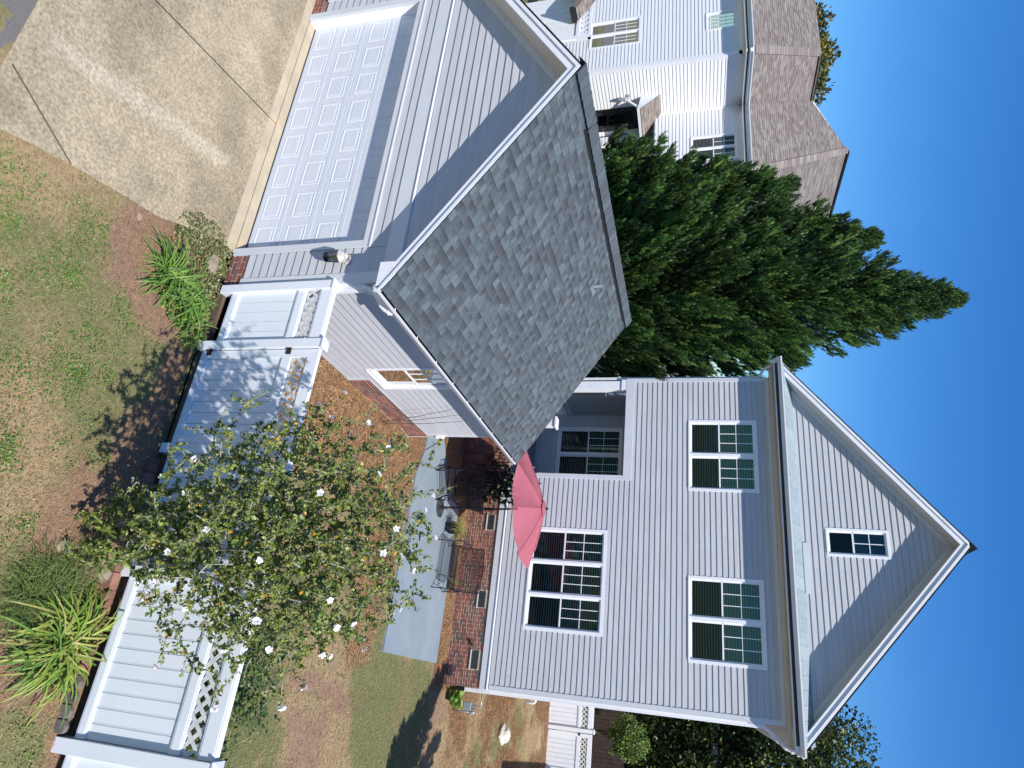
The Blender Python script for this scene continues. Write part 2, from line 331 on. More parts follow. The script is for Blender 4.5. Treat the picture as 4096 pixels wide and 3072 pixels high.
def window(parent, F, u0, u1, z0, z1, n=1, cols=3, rows=2, cas=.085, mull=.075, blinds=True, wm='white', depth=.03, name='window', frac=.5, tone=None, blind_full=True, label=None):
    wm = M[wm]
    mb = MB(); t = .03; fr = .035
    mb.mbox(F, u0, u0+cas, -.05, t, z0, z1); mb.mbox(F, u1-cas, u1, -.05, t, z0, z1)
    mb.mbox(F, u0+cas, u1-cas, -.05, t-.002, z1-cas, z1); mb.mbox(F, u0+cas, u1-cas, -.05, t+.012, z0, z0+cas*.6)
    a, b = u0+cas, u1-cas; w = (b-a-mull*(n-1))/n
    for i in range(1, n): x = a+i*w+(i-1)*mull; mb.mbox(F, x, x+mull, -.05, t-.004, z0+cas*.6, z1-cas)
    win = mb.build(name, wm, parent, bevel=.004)
    if label: win['label'] = label
    za, zb = z0+cas*.6, z1-cas; zm = za+(zb-za)*frac
    for i in range(n):
        x0 = a+i*(w+mull); x1 = x0+w
        lo = MB(); fw = .038
        for (q0, q1, r0, r1) in ((x0, x0+fw, za, zm+.02), (x1-fw, x1, za, zm+.02), (x0+fw, x1-fw, za, za+.05), (x0+fw, x1-fw, zm-.018, zm+.02)): lo.mbox(F, q0, q1, -.065, -.02, r0, r1)
        lo.build('lower_sash', wm, win)
        up = MB()
        for (q0, q1, r0, r1) in ((x0, x0+fw, zm+.02, zb), (x1-fw, x1, zm+.02, zb), (x0+fw, x1-fw, zb-.035, zb)): up.mbox(F, q0, q1, -.05, -.005, r0, r1)
        up.build('upper_sash', wm, win)
        MB().mbox(F, x0+fw, x1-fw, -.045, -.041, za+.05, zm-.018).build('pane', M['glass'], win)
        MB().mbox(F, x0+fw, x1-fw, -.03, -.026, zm+.02, zb-.035).build('pane', M['glass_teal'], win)
        g = MB(); gw = .017
        for c in range(1, cols): x = x0+fw+(w-2*fw)*c/cols; g.mbox(F, x-gw/2, x+gw/2, -.025, -.017, zm+.02, zb-.035)
        for r in range(1, rows): z = zm+.02+(zb-.035-zm-.02)*r/rows; g.mbox(F, x0+fw, x1-fw, -.0255, -.0175, z-gw/2, z+gw/2)
        if g.v: g.build('muntin_grid', wm, win)
        if blinds:
            bl = MB(); z = za+.06+(0 if blind_full else (zb-za)*.25)
            while z < zb-.04: bl.hexa([F(x0+.05, -.085, z), F(x1-.05, -.085, z), F(x1-.05, -.10, z+.003), F(x0+.05, -.10, z+.003), F(x0+.05, -.085, z+.013), F(x1-.05, -.085, z+.013), F(x1-.05, -.10, z+.016), F(x0+.05, -.10, z+.016)]); z += .062
            bl.build('blind', M['blind'], win, kind='stuff')
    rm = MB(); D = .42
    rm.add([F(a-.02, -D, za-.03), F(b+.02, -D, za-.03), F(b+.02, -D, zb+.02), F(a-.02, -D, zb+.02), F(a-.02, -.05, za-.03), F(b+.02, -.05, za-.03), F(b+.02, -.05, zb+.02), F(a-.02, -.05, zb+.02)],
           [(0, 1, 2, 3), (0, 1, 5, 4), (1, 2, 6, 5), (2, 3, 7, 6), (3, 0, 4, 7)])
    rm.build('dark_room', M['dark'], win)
    return win
def panelbox(mb, F, u0, u1, z0, z1, d):
    """raised door panel: outer bead, recess, raised field"""
    R = [(0, d), (.012, d+.008), (.028, d-.008), (.045, d-.008), (.062, d+.003)]
    vs = []; fs = []
    for e, dd in R: vs += [F(u0+e, dd, z0+e), F(u1-e, dd, z0+e), F(u1-e, dd, z1-e), F(u0+e, dd, z1-e)]
    for i in range(len(R)-1):
        for j in range(4): fs.append((i*4+j, i*4+(j+1) % 4, (i+1)*4+(j+1) % 4, (i+1)*4+j))
    k = (len(R)-1)*4; fs.append((k, k+1, k+2, k+3)); mb.add(vs, fs)
# ================================================================== GROUND
def yard_z(x, y):
    x = np.asarray(x, float); y = np.asarray(y, float)
    z = .40+.135*np.clip(y-10.6, 0, 12)*sstep(3.0, 5.0, x)
    return z+.012*(fbm(x, y, .8, 5)-.5)*2
GREEN = np.array([.18, .19, .075]); DRY = np.array([.40, .29, .16]); DIRT = np.array([.24, .15, .10]); STRAW = np.array([.34, .20, .11]); MUL = np.array([.20, .11, .07])
def yard_w(x, y):
    """weights green, dry, dirt, straw"""
    n = fbm(x, y, 1.6, 21); n2 = fbm(x, y, .5, 31); x = x+(fbm(x, y, 1.1, 41)-.5)*1.1; y = y+(fbm(x, y, .9, 43)-.5)*1.1*sstep(9.6, 8.8, y)
    gar = sstep(2.1, 1.3, x+(n2-.5)*.8)*sstep(9.9, 9.4, y)              # pine straw beside the garage
    gar = np.maximum(gar, sstep(9.72, 9.85, y)*sstep(5.2, 5.0, x)*(y < 10.9))    # bed along the house
    gar = np.maximum(gar, .85*sstep(.9, .5, np.abs(y-5.7+(n-.5)))*sstep(4.9, 4.3, x))
    gar = np.maximum(gar, .95*sstep(10.8, 11.6, y+(n2-.5))*sstep(.62, .44, fbm(x, y, 1.3, 91)))
    gr = sstep(.47, .66, n*.6+n2*.4+.30*sstep(4.0, 5.0, x)*sstep(5.4, 7.2, y)*sstep(10.4, 9.3, y)+.30*np.exp(-((x-5.4)**2+(y-2.0)**2)/.9)+.2*np.exp(-((x-5.6)**2+(y-7.6)**2)/3))
    dirt = sstep(.56, .68, fbm(x, y, .9, 51))*.8
    dirt = np.maximum(dirt, sstep(.35, .1, np.abs(x-5.35-.12*(y-5)))*sstep(2.5, 3.2, y)*sstep(6.4, 5.6, y)*sstep(.4, .55, n2+.1))
    dirt = np.maximum(dirt, .75*sstep(1.2, 1.5, x)*sstep(3.6, 2.6, x)*sstep(1.4, 3.0, y)*sstep(6, 5, y)*sstep(.4, .6, n2))
    s = gar; d = (1-s)*dirt*(1-gr*.7); g = (1-s)*(1-d)*gr; r = 1-s-d-g
    return g, r, d, s
def front_w(x, y):
    n = fbm(x, y, 1.1, 61); n2 = fbm(x, y, .35, 71)
    def blob(cx, cy, rx, ry, e=.5): return sstep(1+e, 1-e*.5, np.sqrt(((x-cx)/rx)**2+((y-cy)/ry)**2)+(n2-.5)*.9)
    dirt = np.maximum.reduce([blob(3.7, -.85, .95, .48), blob(3.1, -.5, .9, .4), blob(4.9, -1.1, .55, .3), blob(5.2, -.55, .38, .32), blob(.35, -.95, .82, .75, .3), blob(1.6, -.35, 1.1, .18), blob(4.4, -.25, 2, .2)])
    gr = sstep(.30, .54, n+.18*sstep(4.9, 5.4, x)+.05*sstep(-2.6, -3.2, y))*.9
    return (1-dirt)*gr, (1-dirt)*(1-gr), dirt*.8, dirt*.2
def ground_grid(name, x0, x1, y0, y1, st, zf, wf, keep=None):
    nx = int((x1-x0)/st)+1; ny = int((y1-y0)/st)+1; xs = np.linspace(x0, x1, nx); ys = np.linspace(y0, y1, ny); Xg, Yg = np.meshgrid(xs, ys, indexing='ij')
    x, y = Xg.ravel(), Yg.ravel(); z = zf(x, y); g, r, d, s = wf(x, y)
    C = g[:, None]*GREEN*.8+r[:, None]*DRY*.8+d[:, None]*DIRT+s[:, None]*STRAW*.55
    i = np.arange((nx-1)*(ny-1)); a = (i//(ny-1))*ny+i % (ny-1); F = np.stack([a, a+ny, a+ny+1, a+1], 1)
    if keep is not None:
        cx, cy = x[F].mean(1), y[F].mean(1); F = F[keep(cx, cy)]
    return npmesh(name, np.stack([x, y, z], 1), F, C, M['ground'], smooth=True, kind='structure')
ground_grid('lawn', -.9, 10, -5.2, -.10, .05, lambda x, y: .012*(fbm(x, y, .5, 3)-.5)+0*x, front_w)
ground_grid('yard', -3.5, 12, -.02, 26, .08, yard_z, yard_w, keep=lambda x, y: ~((y > 10.75) & (x < 5.0)) & ((x > -.02) | (y > 6.12)))
g0 = MB().add([(-120, -400, -.03), (400, -400, -.03), (400, -.2, -.03), (-120, -.2, -.03)], [(0, 1, 2, 3)], (.16, .15, .08)); g0.build('ground', M['ground'], kind='structure')
g0 = MB().add([(-400, .6, .3), (400, .6, .3), (400, 500, .3), (-400, 500, .3)], [(0, 1, 2, 3)], (.12, .12, .06)); g0.build('back_ground', M['ground'], kind='structure')
# asphalt lane and concrete driveway
MB().add([(-60, -14, -.012), (60, -14, -.012), (60, -3.9, -.012), (2.5, -3.75, -.012), (.3, -3.58, .0), (-1.5, -3.47, .0), (-3.3, -3.44, .0), (-12, -3.4, .0), (-60, -3.3, 0)], [tuple(range(9))]).build('asphalt_lane', M['asphalt'], kind='structure')
def edge_x(y): return np.interp(y, [-3.6, -3.34, -2.61, -1.9, -1.43, -.99, -.3, 0], [.42, .25, .05, -.10, -.19, -.36, -.60, -.70])
def drive():
    st = .045; xs = np.arange(0, 1.0001, 1/150); ys = np.arange(-3.60, -.001, st); V = []; Cc = []
    for y in ys:
        e = edge_x(y)+.02*(vnoise(0, y, .15, 8)-.5); x = -7.5+(e+7.5)*xs; V.append(np.stack([x, np.full_like(x, y), np.full_like(x, .022)], 1))
    V = np.concatenate(V); x, y = V[:, 0], V[:, 1]; n = fbm(x, y, 1.2, 81); n2 = fbm(x*1.0, y, .25, 82)
    b = np.array([.365, .305, .205]); dk = sstep(.5, .75, fbm(x, y, .9, 84)+.25*sstep(-1.3, -.55, y)*sstep(-.1, -.5, y))
    C = b*(1-.22*dk[:, None])*(1+.25*(n-.5)[:, None])*(1+.2*(n2-.5)[:, None])
    pale = sstep(.17, .07, np.abs(x+1.42+.28*(y+1.8)))*sstep(-3.5, -3.2, y)*sstep(-.55, -.75, y)       # washed stripe
    C = C*(1-pale[:, None]*.55)+pale[:, None]*.55*np.array([.50, .44, .335])
    ny = len(ys); nx = len(xs); i = np.arange((nx-1)*(ny-1)); a = (i//(nx-1))*nx+i % (nx-1)
    F = np.stack([a, a+1, a+1+nx, a+nx], 1); 
    o = npmesh('driveway', V, F, C, M['concrete'], kind='structure')
    MB().bar((-2.52, -3.45, .0225), (-3.10, -.2, .0225), .016, .004).build('control_joint', M['dark'], o); MB().bar((-.42, -3.53, .0225), (.04, -2.62, .0225), .02, .004).build('control_joint', M['timber'], o)
    MB().box(-7.5, -.62, -.019, -.004, -.05, .024).build('expansion_joint', M['timber'], o); MB().bar((-3.10, -.2, .0275), (-3.13, -.02, .0275), .010, .004).build('control_joint', M['timber'], o)
    MB().box(-7.5, -.62, -.2, -.019, -.05, .027).build('apron_strip', M['apron'], o)
    MB().add([(-7.5, -.004, .026), (-.66, -.004, .026), (-.66, .32, .03), (-7.5, .32, .03), (-7.5, -.004, -.05), (-.66, -.004, -.05)], [(0, 1, 2, 3), (4, 5, 1, 0)]).build('garage_sill_slab', M['apron'], o)
drive()
def edge_grass():
    pass
# grass, clover, straw
def scatter_blades(name, x0, x1, y0, y1, n, zf, wf, which, h, w, cols, m, keep=None, lean=.6, seed=1, flat=False):
    r = np.random.default_rng(seed); x = r.uniform(x0, x1, n); y = r.uniform(y0, y1, n); W4 = wf(x, y)
    p = sum(W4[i]*k for i, k in which); ok = r.random(n) < p
    if keep is not None: ok &= keep(x, y)
    x, y = x[ok], y[ok]; n = len(x); z = zf(x, y); a = r.uniform(0, 6.283, n); ln = r.uniform(h*.5, h*1.3, n)
    if flat:
        el = r.uniform(-.05, .25, n); D = np.stack([np.cos(a)*np.cos(el), np.sin(a)*np.cos(el), np.sin(el)], 1)
        b = np.stack([-np.sin(a), np.cos(a), np.zeros(n)], 1)*(w/2); P0 = np.stack([x, y, z+r.uniform(.002, .03, n)], 1)
        k = r.uniform(-.25, .25, n)[:, None]; P1 = P0+D*ln[:, None]*.5+b/w*2*k*ln[:, None]*.15; P2 = P0+D*ln[:, None]
        V = np.stack([P0-b, P0+b, P1+b, P1-b, P2+b*.6, P2-b*.6], 1).reshape(-1, 3); base = np.arange(n)[:, None]*6
        F = np.concatenate([base+np.array([[0, 1, 2, 3]]), base+np.array([[3, 2, 4, 5]])]); k6 = 6
    else:
        el = r.uniform(lean, 1.5, n); D = np.stack([np.cos(a)*np.cos(el), np.sin(a)*np.cos(el), np.sin(el)], 1); b = np.stack([-np.sin(a), np.cos(a), np.zeros(n)], 1)*(w/2)
        P0 = np.stack([x, y, z-.004], 1); P2 = P0+D*ln[:, None]; V = np.stack([P0-b, P0+b, P2], 1).reshape(-1, 3); F = np.arange(n*3).reshape(-1, 3); k6 = 3
    ci = np.array(cols)[r.integers(0, len(cols), n)]*(1+r.uniform(-.25, .25, (n, 1)))
    return npmesh(name, V, F, np.repeat(ci, k6, 0), m, kind='stuff')
GC = [(.14, .22, .05), (.10, .18, .04), (.20, .26, .07), (.16, .20, .06), (.28, .28, .11)]
DC = [(.42, .33, .18), (.50, .40, .24), (.34, .25, .13), (.46, .34, .20), (.22, .20, .09)]
SC = [(.46, .27, .13), (.58, .38, .19), (.34, .18, .085), (.20, .10, .055), (.50, .30, .15), (.13, .07, .04)]
fk = lambda x, y: x > edge_x(np.clip(y, -3.6, 0))+.0
fz = lambda x, y: 0*x
scatter_blades('lawn_grass', -.8, 8, -4.6, -.15, 150000, fz, front_w, [(0, .8), (1, .22)], .034, .005, GC, M['blade'], fk, .25, 2)
scatter_blades('dry_grass', -.8, 8, -4.6, -.15, 100000, fz, front_w, [(1, .9), (0, .45), (2, .05)], .04, .0045, DC, M['blade'], fk, .1, 3, True)
scatter_blades('bed_litter', -.8, 8, -2.2, -.15, 30000, fz, front_w, [(2, .35), (3, 1)], .06, .003, SC+[(.30, .2, .14)], M['straw'], fk, .1, 4, True)
inpatio = lambda x, y: ~((y > 6.6) & (y < 9.75) & (x < 4.6) & ((x > .6) | (np.abs(y-7.7) < .5)))
yk = lambda x, y: inpatio(x, y) & ~((y > 10.58) & (x < 5.05)) & ((x > .02) | (y > 6.15))
scatter_blades('yard_grass', .05, 9, 0, 18, 200000, yard_z, yard_w, [(0, .75), (1, .12)], .045, .006, GC, M['blade'], yk, .3, 5)
scatter_blades('yard_dry_grass', .05, 9, 0, 18, 150000, yard_z, yard_w, [(1, .9), (0, .45), (2, .12)], .055, .006, DC, M['blade'], yk, .1, 6, True)
scatter_blades('pine_straw', -1.6, 9, 0, 19, 380000, yard_z, yard_w, [(3, 1), (2, .04)], .12, .0055, SC, M['straw'], yk, .1, 7, True)
def clover():
    tv = np.array([[0, 0, 0], [.5, .5, .15], [1, .2, .1], [1, -.2, .1], [.5, -.5, .15]]); tf = np.array([[0, 1, 2, 3], [0, 3, 4, 4]])
    tf = np.array([[0, 1, 2], [0, 2, 3], [0, 3, 4]]); r = RNG; n = 9000
    c = np.stack([r.uniform(.3, 6, 200), r.uniform(-3.4, -.3, 200)], 1); k = r.integers(0, 200, n); q = c[k]+r.normal(0, .09, (n, 2))
    W4 = front_w(q[:, 0], q[:, 1]); ok = (W4[2] < .4) & fk(q[:, 0], q[:, 1]) & (q[:, 1] < -.2); q = q[ok]; n = len(q)
    a = r.uniform(0, 6.28, n); D = np.stack([np.cos(a), np.sin(a), r.uniform(.1, .5, n)], 1); D, B, Cc = frames(D, r.uniform(-.4, .4, n)); s = r.uniform(.014, .028, n)[:, None]
    V, F, C = scatter(tv, tf, np.stack([q[:, 0], q[:, 1], r.uniform(.012, .035, n)], 1), D*s, B*s, Cc*s, pal([(.13, .24, .04), (.10, .19, .035), (.18, .28, .06)], n))
    npmesh('clover', V, F, C, M['leaf'], kind='stuff')
clover()
# patio slab
pp = [(.62, 6.78), (4.50, 6.61), (4.60, 9.77), (.75, 9.82), (.55, 8.75), (-.12, 8.50), (-.62, 8.04), (-3.2, 7.95), (-3.2, 7.1), (-.3, 7.08), (.05, 7.03)]
pa = MB().prism([(x, y, .38) for x, y in pp], (0, 0, .075)).build('patio', M['patio'], kind='structure', bevel=.01)
MB().bar((.04, 7.04, .4565), (-.60, 8.06, .4565), .02, .006).build('expansion_joint', M['dark'], pa)
# ================================================================== GARAGE
G = thing('garage', 'grey lap-sided garage with white panelled door, blue-grey shingle roof and gutter', 'garage', (-3, 3, 0))
RX, RZ, RS = -3.05, 5.12, .664
GF = FY(0); GS = FXp(0)
rake = lambda top: (lambda z: (RX-max(0, (top-z)/RS), RX+max(0, (top-z)/RS)))
siding(G, GF, M['siding_x'], .335, 2.52, .130, lambda z: (-.55, -.145))
siding(G, GF, M['siding_x'], .335, 2.52, .130, lambda z: (-5.96, -5.70))
siding(G, GF, M['siding_x'], 2.262, 2.52, .129, lambda z: (-5.69, -.56), joints=lambda k: [(-3.9, -2.2)[k % 2]])
siding(G, GF, M['siding_x'], 2.80, 4.88, .130, rake(4.88), joints=lambda k: [(-2.6, -1.6, -3.3, -2.1, -1.2)[k % 5]])
t = MB(); t.box(-6.10, 0, -.028, .0, 2.52, 2.77); t.add([(-6.1, -.05, 2.77), (0, -.05, 2.77), (0, 0, 2.80), (-6.1, 0, 2.80), (-6.1, -.05, 2.765), (0, -.05, 2.765), (0, 0, 2.765), (-6.1, 0, 2.765)], [(0, 1, 2, 3), (0, 1, 5, 4), (4, 5, 6, 7), (1, 2, 6, 5)])
t.build('frieze_board', M['trim'], G, bevel=.003)
t = MB(); t.box(-.680, -.56, -.030, .02, 0.03, 2.134); t.box(-5.69, -5.557, -.030, .02, 0.03, 2.134); t.box(-5.69, -.56, -.032, .02, 2.134, 2.24); t.box(-5.70, -.55, -.048, 0, 2.24, 2.262)
t.build('door_casing', M['trim'], G, bevel=.003)
t = MB(); t.box(-.680, -.640, .02, .26, .03, 2.134); t.box(-5.597, -5.557, .02, .26, .03, 2.134); t.box(-5.557, -.68, .02, .26, 2.134, 2.17); t.build('door_jamb', M['white'], G)
for q in ((-.145, .0, -.030, .0, .30, 2.52), (0, .030, -.030, .11, .30, 2.70), (-6.1, -5.96, -.03, 0, .30, 2.52)): MB().box(*q).build('corner_board', M['trim'], G, bevel=.003)
t = MB(); t.box(0, .03, 6.02, 6.13, .86, 2.70); t.build('corner_board', M['trim'], G, bevel=.003)
bricks(G, GF, -.56, -.0, 0, .325); bricks(G, GF, -6.1, -5.69, 0, .325)
# garage door: four sections, eight raised panels each
gd = MB(); DY = .19; DF = FY(DY); sh = 2.11/4
D = thing('garage_door', None, None, (-3.1, DY, .03)); D.parent = G; D.location = Vector((-3.1, DY, .03))-Vector((-3, 3, 0)); del_keys = None
for r in range(4):
    z0 = .035+r*sh; s = MB(); s.mbox(DF, -5.56, -.68, -.04, 0, z0, z0+sh-.004)
    for q in (.012, .034, .056): s.mbox(DF, -5.56, -.68, 0, .005, z0+sh-.018-q, z0+sh-.006-q)
    s.build('door_section', M['door'], D, bevel=.002)
    for c in range(8):
        w = 4.877/8; u = -5.557+c*w; p = MB(); panelbox(p, DF, u+.075, u+w-.075, z0+.09, z0+sh-.11, .0015); p.build('raised_panel', M['door'], D)
MB().box(-5.56, -.68, DY-.02, DY, .02, .036).build('rubber_seal', M['black'], D)
# side wall
siding(G, GS, M['siding_y'], .45, .87, .130, lambda z: (.10, 3.02)); siding(G, GS, M['siding_y'], .885, 2.75, .130, lambda z: (.11, 6.02), opens=[(2.70, 3.50, 1.03, 2.33)])
MB().box(0, .028, 3.02, 3.11, .44, .885).build('step_trim', M['trim'], G)
MB().box(0, .03, 3.11, 6.02, .868, .888).build('water_table', M['trim'], G)
bricks(G, GS, 3.11, 6.13, .39, .866); MB().box(-.002, .02, 3.0, 6.1, .2, .4).build('footing', M['mortar'], G)
window(G, GS, 2.66, 3.54, .99, 2.37, 1, 3, 2, blinds=False, cas=.06)
# shell behind the cladding
t = MB(); t.prism([(-6.09, 6.1, 0), (-.006, 6.1, 0), (-.006, 6.1, 2.85), (RX, 6.1, 4.85), (-6.09, 6.1, 2.85)], (0, .03, 0)); t.box(-6.1, -6.07, .02, 6.1, 0, 2.8); t.box(-6.05, -.5, .45, .47, 0, 2.9); t.build('inner_wall', M['trim'], G)
t = MB(); t.prism([(RX-3.45, -.415, RZ-RS*3.45-.03), (RX, -.415, RZ-.03), (RX+3.45, -.415, RZ-RS*3.45-.03), (RX+3.45, -.415, RZ-RS*3.45-.007), (RX, -.415, RZ-.007), (RX-3.45, -.415, RZ-RS*3.45-.007)], (0, 7.06, 0)); t.build('roof_deck', M['vent'], G)
for s in (1, -1):
    f = MB(); X1 = RX+s*3.40
    f.prism([(RX, -.40, RZ-.03), (X1, -.40, RZ-RS*3.40-.03), (X1, -.40, RZ-RS*3.40-.20), (RX, -.40, RZ-.21)], (0, .03, 0)); f.build('rake_board', M['white'], G)
    f = MB(); f.prism([(RX, -.425, RZ-.028), (RX+s*3.44, -.425, RZ-RS*3.44-.028), (RX+s*3.44, -.425, RZ-RS*3.44-.085), (RX, -.425, RZ-.09)], (0, .024, 0)); f.build('rake_moulding', M['white'], G)
    f = MB(); f.prism([(RX, -.37, RZ-.20), (X1, -.37, RZ-RS*3.40-.20), (X1, -.37, RZ-RS*3.40-.215), (RX, -.37, RZ-.215)], (0, .37, 0)); f.build('rake_soffit', M['soffit'], G)
    f = MB(); f.prism([(RX, -.025, RZ-.216), (X1-s*.38, -.025, RZ-RS*3.02-.216), (X1-s*.38, -.025, RZ-RS*3.02-.33), (RX, -.025, RZ-.35)], (0, .024, 0)); f.build('rake_frieze', M['trim'], G)
    f = MB(); f.prism([(RX, 6.6, RZ-.03), (X1, 6.6, RZ-RS*3.40-.03), (X1, 6.6, RZ-RS*3.40-.20), (RX, 6.6, RZ-.21)], (0, .03, 0)); f.build('rake_board', M['white'], G)
f = MB(); f.prism([(-.02, -.405, 2.70), (.335, -.405, 2.70), (.335, -.405, 2.86), (-.02, -.405, 3.02)], (0, .37, 0)); f.build('cornice_return', M['white'], G)
f = MB(); f.box(.0, .335, -.03, 6.6, 2.68, 2.70); f.build('eave_soffit', M['soffit'], G); f = MB(); f.box(.315, .337, -.03, 6.62, 2.68, 2.80); f.build('eave_fascia', M['white'], G)
def gutter(parent, path0, path1, out, h=.115, w=.115, t=.006, hang=8):
    """open gutter from path0 to path1 (top back edge), 'out' = outward horizontal unit"""
    a, b, o = Vector(path0), Vector(path1), Vector(out); prof = [(0, 0), (0, -h), (w*.62, -h), (w*.75, -h*.6), (w, -h*.32), (w, 0), (w-.014, 0.0), (w-.014, -.012)]
    ins = [(t, -.002), (t, -h+t), (w*.60, -h+t), (w*.72, -h*.58), (w-t, -h*.33), (w-t, -.014)]
    pts = [a+o*x+Vector((0, 0, z)) for x, z in prof]; ptb = [p+(b-a) for p in pts]; n = len(prof)
    g = MB().add(pts+ptb, [(i, i+1, i+1+n, i+n) for i in range(n-1)]); g.add([pts[i] for i in range(6)], [(0, 1, 2, 3, 4, 5)]); g.add([ptb[i] for i in range(6)], [(0, 1, 2, 3, 4, 5)])
    go = g.build('gutter', M['gutter'], parent)
    pts = [a+o*x+Vector((0, 0, z)) for x, z in ins]; ptb = [p+(b-a) for p in pts]; n = len(ins)
    MB().add(pts+ptb, [(i, i+1, i+1+n, i+n) for i in range(n-1)]).build('gutter_lining', M['gutter_in'], go)
    for i in range(hang):
        p = a.lerp(b, (i+.55)/hang); MB().bar(p+o*.006+Vector((0, 0, .002)), p+o*(w-.008)+Vector((0, 0, .004)), .022, .005).build('hanger', M['white'], go)
    return go
gutter(G, (.338, -.40, 2.795), (.338, 6.66, 2.795), (1, 0, 0), hang=9)
def downspout(parent, pts, w=.078, d=.055, name='downspout', ribs=()):
    mb = MB()
    for a, b in zip(pts[:-1], pts[1:]): mb.bar(a, b, w, d, up=(0, 1, 0) if abs(Vector(b)[2]-Vector(a)[2]) > .5 else (0, 0, 1))
    o = mb.build(name, M['gutter'], parent, bevel=.006)
    for (a, b) in ribs:
        a, b = Vector(a), Vector(b); n = 8
        for i in range(n):
            p = a.lerp(b, i/(n-1)); q = (b-a).normalized(); MB().bar(p-q*.006, p+q*.006, w*1.12, d*1.2, up=(0, 1, 0)).build('elbow_rib', M['gutter'], o)
    return o
downspout(G, [(.07, .045, .25), (.07, .045, 2.28)], .10, .075)
downspout(G, [(.07, .045, 2.26), (.085, .05, 2.34), (.15, .07, 2.45)], .08, .06, 'downspout_elbow', [((.072, .047, 2.27), (.12, .06, 2.41))])
downspout(G, [(.15, .07, 2.44), (.30, .12, 2.55)], .08, .06, 'downspout_offset')
downspout(G, [(.30, .12, 2.54), (.37, .16, 2.62), (.39, .18, 2.70)], .085, .065, 'downspout_elbow', [((.29, .115, 2.545), (.385, .17, 2.66))])
TONE = [(.086, .106, .120), (.104, .128, .143), (.080, .094, .106), (.094, .114, .128), (.116, .143, .157), (.084, .094, .104)]
v = Vector((-1, 0, RS)).normalized()
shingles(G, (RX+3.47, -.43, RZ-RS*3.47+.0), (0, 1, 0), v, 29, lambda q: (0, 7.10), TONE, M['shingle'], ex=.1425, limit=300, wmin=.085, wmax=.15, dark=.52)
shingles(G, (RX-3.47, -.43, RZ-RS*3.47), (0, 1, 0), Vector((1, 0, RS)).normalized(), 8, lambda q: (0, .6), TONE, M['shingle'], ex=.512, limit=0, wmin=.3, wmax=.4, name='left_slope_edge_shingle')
for i in range(46):
    y = -.44+i*.1545; c = random.choice(TONE[:4]); c = tuple(x*.95 for x in c); e = .012+.003*(i % 2)
    MB().add([(RX, y, RZ+.05+e), (RX+.17, y, RZ-.113+.045+e), (RX+.17, y+.156, RZ-.113+.037+e), (RX, y+.156, RZ+.043+e), (RX-.17, y, RZ-.113+.045+e), (RX-.17, y+.156, RZ-.113+.037+e), (RX+.17, y, RZ-.113+.033), (RX, y, RZ+.035)],
             [(0, 1, 2, 3), (0, 3, 5, 4), (0, 1, 6, 7)], c).build('ridge_cap', M['shingle'], G)
rv = MB(); rv.bar((RX+.185, .55, RZ-.123+.02), (RX+.185, 6.35, RZ-.123+.02), .02, .055); rv.bar((RX-.185, .55, RZ-.123+.02), (RX-.185, 6.35, RZ-.123+.02), .02, .055)
rv.build('ridge_vent', M['vent'], G)
MB().tube([(RX+.02, .42, RZ+.075), (RX+.10, .50, RZ+.09), (RX+.17, .53, RZ+.0), (RX+.185, .6, RZ-.08)], .008, 6).build('cable', M['vent'], G)
pz = RZ-RS*.62; f = MB(); f.lathe((RX+.62, 4.15, pz-.05), [(.03, 0), (.03, .20), (.026, .2), (.026, .05)], 14); f.build('vent_pipe', M['galv'], G, smooth=False)
MB().box(RX+.53, RX+.73, 4.02, 4.27, pz-.10, pz-.02).build('pipe_flashing', M['galv'], G)
# lantern
LA = thing('wall_lantern', 'grey coach lantern with clear glass sides beside the garage door', 'lantern', (-.35, -.02, 1.78))
LX, LY = -.34, -.145
MB().tube([(LX, -.018, 1.96), (LX, -.045, 1.96)], [.062, .045], 20).build('back_plate', M['aged'], LA, smooth=False)
MB().tube([(LX, -.03, 1.96), (LX, -.08, 2.03), (LX, LY, 2.055), (LX, LY, 2.02)], .012, 8).build('arm', M['aged'], LA)
MB().lathe((LX, LY, 0), [(.10, 1.915), (.098, 1.93), (.07, 1.955), (.045, 1.985), (.05, 2.0), (.03, 2.02), (.012, 2.035)], 6).build('cap', M['aged'], LA)
MB().lathe((LX, LY, 0), [(.012, 2.035), (.016, 2.05), (.006, 2.065), (.011, 2.08), (.002, 2.10)], 10).build('finial', M['brass'], LA)
gl = MB(); fr = MB()
for k in range(6):
    a0 = math.pi/3*k; a1 = a0+math.pi/3; P = lambda a, r, z: (LX+r*math.cos(a), LY+r*math.sin(a), z)
    gl.add([P(a0, .068, 1.69), P(a1, .068, 1.69), P(a1, .088, 1.915), P(a0, .088, 1.915)], [(0, 1, 2, 3)]); fr.bar(P(a0, .07, 1.69), P(a0, .09, 1.915), .006); fr.bar(P(a0, .07, 1.69), P(a1, .07, 1.69), .007); fr.bar(P(a0, .09, 1.915), P(a1, .09, 1.915), .008)
gl.build('glass', M['glass_clear'], LA); fr.build('frame', M['black'], LA); MB().lathe((LX, LY, 0), [(.066, 1.683), (.066, 1.69)], 6).build('base', M['glass_clear'], LA)
MB().lathe((LX, LY, 0), [(.012, 1.80), (.022, 1.82), (.020, 1.86), (.006, 1.89)], 10).build('bulb', M['amber'], LA)
MB().lathe((LX, LY, 0), [(.014, 1.88), (.014, 1.92)], 8).build('socket', M['aged'], LA)
# conduit box at the rear garage corner
bx = thing('utility_box', 'small white outlet box and conduit at the rear corner of the garage wall', 'box', (.05, 6.1, .6))
MB().box(.03, .09, 6.03, 6.12, 1.08, 1.26).build('box_body', M['white'], bx, bevel=.004); MB().tube([(.05, 6.08, .45), (.05, 6.08, 1.08)], .012, 8).build('conduit', M['aged'], bx)
